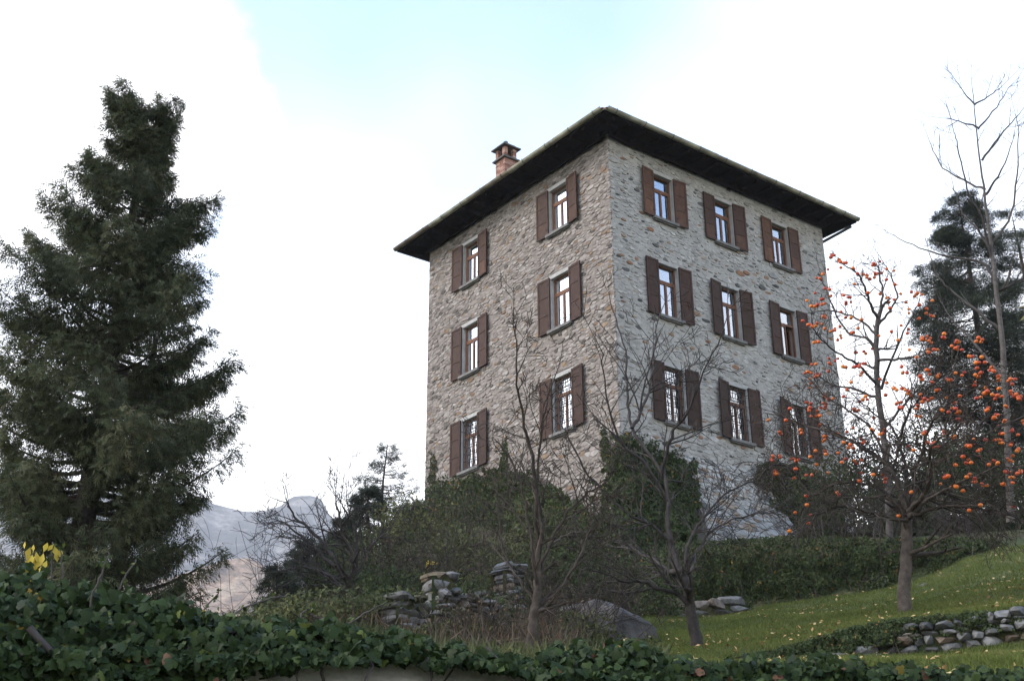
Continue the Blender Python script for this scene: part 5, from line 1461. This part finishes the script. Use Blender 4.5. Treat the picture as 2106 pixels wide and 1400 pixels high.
# ------------------------------------------------------------------ foreground wall with ivy
b = MB(); ss = np.linspace(-9, 16, 120); hh = np.linspace(-.1, 1, 16)
def wpt(s, off, z): return np.stack([WA[0] + WDIR[0] * s + WNRM[0] * off, WA[1] + WDIR[1] * s + WNRM[1] * off, z], -1)
S_, H_ = np.meshgrid(ss, hh); zt = WTOP + (fbm(S_ * 1.3, S_ * 0, 3, 4) - .45) * .10
b.add(wpt(S_, (fbm(S_ * 3, H_ * 6, 3, 6) - .45) * .06, zt * H_).reshape(-1, 3), grid_faces(16, 120))
tt = zt[-1]; top = np.stack([wpt(ss, (fbm(ss * 3, ss * 0 + 6, 3, 6) - .45) * .06, tt), wpt(ss, np.full(120, -.15), tt + .02), wpt(ss, np.full(120, -.34), tt)]); b.add(top.reshape(-1, 3), grid_faces(3, 120))
back = np.stack([wpt(ss, np.full(120, -.34), tt), wpt(ss, np.full(120, -.34), tt * 0)]); b.add(back.reshape(-1, 3), grid_faces(2, 120))
tag(b.build('garden_wall', M['concrete'], None, True), 'rough grey rendered garden wall along the bottom of the picture under ivy', 'wall')

IT = np.array([(-120, 1180), (0, 1185), (60, 1165), (110, 1190), (200, 1215), (330, 1232), (430, 1256), (520, 1278), (620, 1282), (700, 1292), (800, 1302), (900, 1332), (1000, 1350), (1100, 1356), (1150, 1338), (1190, 1325), (1300, 1330), (1400, 1346), (1500, 1352), (1600, 1356), (1750, 1364), (1900, 1374), (2000, 1386), (2230, 1398)], float)
IBt = np.array([(-120, 1480), (350, 1470), (420, 1398), (520, 1372), (700, 1362), (900, 1366), (1060, 1374), (1150, 1430), (1400, 1440), (2230, 1470)], float)
nI = 26000
x = RNG.random(nI) * 2330 - 110; top = np.interp(x, IT[:, 0], IT[:, 1]) + (fbm(x / 22, x * 0, 3, 31) - .45) * 60; bot = np.interp(x, IBt[:, 0], IBt[:, 1]) + (fbm(x / 25, x * 0 + 9, 3, 32) - .45) * 40
f_ = RNG.random(nI); y = top + (bot - top) * f_
wd = wall_dist(az_of(x, y)); zc = at(x, y, wd)[:, 2]; above = np.clip(zc - WTOP, 0, 1)
lump = (fbm(x / 60, y / 40, 3, 35) - .45) * .45
dist = wd - .10 - RNG.random(nI) * .16 - lump * .6 + above * .9 + np.where(above > 0, RNG.random(nI) * .3, 0)
C = at(x, y, dist); order = np.argsort(dist - .0 * y); C = C[order]
ivy = tag(empty('ivy', (0, 6.0, WTOP)), 'glossy dark ivy with large leaves spilling over the garden wall in front', 'ivy')
n = len(C); nr = unit(unit(np.array([0, 0, CAMZ]) - C) * .75 + np.array([0, 0, .75]) + rnd(n, .42)); axv = unit(np.array([0, 0, -.75]) + unit(np.array([0, 0, CAMZ]) - C) * .3 + rnd(n, .55))
sz = .02 + .042 * RNG.random(n) ** 1.3 * np.where(RNG.random(n) < .2, .7, 1); tn = np.clip(.40 + RNG.normal(size=n) * .17 + (RNG.random(n) < .025) * .5, 0, 1)
cand = np.where((topx(C)[0] > 20) & (topx(C)[0] < 2090) & (topx(C)[1] < 1390))[0]
single = set(cand[:300].tolist()); restm = np.array([i for i in range(n) if i not in single])
V, F, T = scatter(C[restm], axv[restm], nr[restm], sz[restm], IVY_V, IVY_F, tn[restm]); mb = MB(); mb.add(V, F, T); tag(mb.build('leaves', M['ivy_near'], ivy, True), kind='stuff')
for i in single:
    V, F, T = scatter(C[i:i + 1], axv[i:i + 1], nr[i:i + 1], sz[i:i + 1], IVY_V, IVY_F, tn[i:i + 1]); obj('leaf', V, [F], M['ivy_near'], ivy, True, T)
# inner growth behind the outer leaves, its shade put into darker leaf tones
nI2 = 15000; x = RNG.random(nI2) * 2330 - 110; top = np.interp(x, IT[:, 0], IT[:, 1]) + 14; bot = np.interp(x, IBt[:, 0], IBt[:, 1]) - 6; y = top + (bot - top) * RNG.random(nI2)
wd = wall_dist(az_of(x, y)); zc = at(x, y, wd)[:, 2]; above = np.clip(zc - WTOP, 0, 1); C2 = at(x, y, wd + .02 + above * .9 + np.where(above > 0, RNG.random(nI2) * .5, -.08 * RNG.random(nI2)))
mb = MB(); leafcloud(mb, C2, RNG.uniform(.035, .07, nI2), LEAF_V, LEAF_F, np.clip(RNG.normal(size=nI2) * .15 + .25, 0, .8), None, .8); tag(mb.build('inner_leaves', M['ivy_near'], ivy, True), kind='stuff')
# woody stems, some hanging bare over the wall
rs = random.Random(77)
for (x0, y0, L_, rad_) in [(60, 1290, 200, .016), (150, 1340, 180, .018), (120, 1390, 80, .010), (300, 1380, 120, .008), (440, 1340, 90, .006), (590, 1345, 80, .007), (610, 1345, 90, .006), (650, 1355, 70, .009), (760, 1360, 60, .007), (880, 1350, 70, .006), (950, 1345, 90, .006), (1000, 1330, 100, .006), (1120, 1350, 60, .005), (210, 1180, 60, .005), (390, 1330, 60, .005)]:
    p = jpt(x0, y0, float(wall_dist(az_of(x0, y0))) - .16); pts = [p]; d = np.array([rs.uniform(-.5, .9), rs.uniform(-.1, .1), -.9])
    for k in range(7):
        d = d + np.array([rs.gauss(0, .35), rs.gauss(0, .12), rs.gauss(0, .25)]); pts.append(pts[-1] + unit(d) * L_ / 7 * 5.8 / 2592)
    b = MB(); b.tube(np.array(pts), np.linspace(rad_, rad_ * .6, 8), 6, rs.random()); b.build('stem', M['bark_pale'], ivy, True)
# long shoots standing up from the ivy
for (L_,) in [([(430, 1300), (500, 1250), (560, 1228), (590, 1225)],), ([(660, 1310), (700, 1290), (750, 1260), (795, 1238)],), ([(618, 1290), (620, 1262), (632, 1252), (648, 1250)],), ([(205, 1200), (215, 1160), (224, 1135)],), ([(235, 1230), (260, 1180), (280, 1150)],), ([(105, 1190), (106, 1150), (108, 1115)],), ([(390, 1290), (430, 1240), (450, 1215)],), ([(130, 1200), (128, 1160), (122, 1130)],)]:
    T_ = Tree(5); P = np.array([jpt(a, c_, float(wall_dist(az_of(a, 1300))) + .25) for a, c_ in L_]); Q, R_ = T_.path(P, .005, .0025, 0, 6, .004)
    b = MB(); b.tube(Q, R_, 5, .8); b.build('shoot', M['bark_pale'], ivy, True)
    n = 16; i = RNG.integers(0, len(Q), n); mb = MB(); leafcloud(mb, Q[i] + rnd(n, .012), RNG.uniform(.018, .035, n), tone=RNG.uniform(.6, .93, n)); mb.build('shoot_leaves', M['ivy_near'], ivy)
P = []
for (px, py, n) in ((62, 1152, 10), (82, 1162, 9), (70, 1138, 5), (112, 1134, 6), (55, 1180, 4)):
    for k in range(n): P.append(jpt(px + rs.gauss(0, 10), py + rs.gauss(0, 10), 5.55 + rs.uniform(-.05, .05)))
P = np.array(P); yl = tag(empty('yellow_creeper', P.mean(0) - np.array([0, 0, .2])), 'cluster of bright yellow leaves above the ivy at the left edge', 'leaves')
for p in P:
    V, F, T = scatter(p[None], np.array([[rs.gauss(0, .5), 0, -1.0]]), np.array([[rs.gauss(0, .6), -1, .5]]), [rs.uniform(.03, .055)], LEAF_V, LEAF_F, [rs.random()]); obj('leaf', V, [F], M['yellow_leaf'], yl, True, T)
b = MB(); b.tube(np.array([jpt(90, 1260, 5.6), jpt(84, 1200, 5.6), jpt(74, 1150, 5.56), jpt(64, 1128, 5.55)]), [.006, .005, .004, .003], 5); b.tube(np.array([jpt(84, 1200, 5.6), jpt(104, 1160, 5.58), jpt(112, 1130, 5.55)]), [.005, .004, .003], 5); b.build('stem', M['bark_pale'], yl, True)
for (px, py, dd_, lab) in ((884, 1164, 23.0, 'small bright yellow leaf cluster on the bank below the ivy mound'), (906, 1204, 21.0, 'small bright yellow leaf cluster just above the pillar-like stone wall')):
    c = jpt(px, py, dd_); rt_ = tag(empty('yellow_sprig', np.array([c[0], c[1], float(ground_z(c[0], c[1]))])), lab, 'leaves'); mb = MB(); leafcloud(mb, c + rnd(14, .055), RNG.uniform(.06, .11, 14), tone=RNG.random(14)); mb.build('leaves', M['yellow_leaf'], rt_)
    b = MB(); b.tube(np.array([[c[0], c[1], float(ground_z(c[0], c[1])) - .02], c]), [.008, .004], 4); b.build('stem', M['bark_grey'], rt_, True)

# leaves of a laurel reaching in from the right
lr = tag(empty('laurel_branch', jpt(2190, 760, 5.0)), 'few bright green laurel leaves poking in at the right edge of the picture', 'branch')
Q = np.array([jpt(2190, 760, 5.0), jpt(2165, 640, 5.0), jpt(2140, 520, 5.02), jpt(2128, 400, 5.05)]); b = MB(); b.tube(Q, [.012, .010, .007, .004], 6, .5); b.build('twig', M['bark_brown'], lr, True)
for k, (x0, y0, x1, y1) in enumerate(((2165, 640, 2092, 628), (2160, 620, 2098, 655), (2130, 420, 2096, 412), (2150, 560, 2200, 500), (2140, 520, 2190, 440), (2128, 400, 2150, 340), (2170, 660, 2230, 640))):
    a_ = jpt(x0, y0, 5.0); c_ = jpt(x1, y1, 4.96); L_ = np.linalg.norm(c_ - a_); V, F, T = scatter(((a_ + c_) / 2)[None], (c_ - a_)[None], np.array([[.1, -.6, 1.0]]), [L_], LEAF_V * np.array([.75, 1, 1]), LEAF_F, [.9]); obj('leaf', V, [F], M['shrub'], lr, True, T)

# ------------------------------------------------------------------ valley haze
b = MB(); X0, X1, Y0, Y1, Z0_, Z1_ = -2600, 700, -120, 3350, -60, 1020
b.box8([(X0, Y0, Z0_), (X1, Y0, Z0_), (X1, Y1, Z0_), (X0, Y1, Z0_), (X0, Y0, Z1_), (X1, Y0, Z1_), (X1, Y1, Z1_), (X0, Y1, Z1_)])
mt = bpy.data.materials.new('valley_haze'); mt.use_nodes = True; nt = mt.node_tree; nt.nodes.remove(nt.nodes['Principled BSDF'])
pv = N(nt, 'ShaderNodeVolumePrincipled'); pv.inputs['Density'].default_value = 0.0002; pv.inputs['Color'].default_value = (.93, .96, 1.0, 1); pv.inputs['Anisotropy'].default_value = 0.0
nt.links.new(pv.outputs[0], nt.nodes['Material Output'].inputs['Volume'])
tag(b.build('haze', mt), 'pale blue haze hanging in the valley', 'haze', kind='stuff')
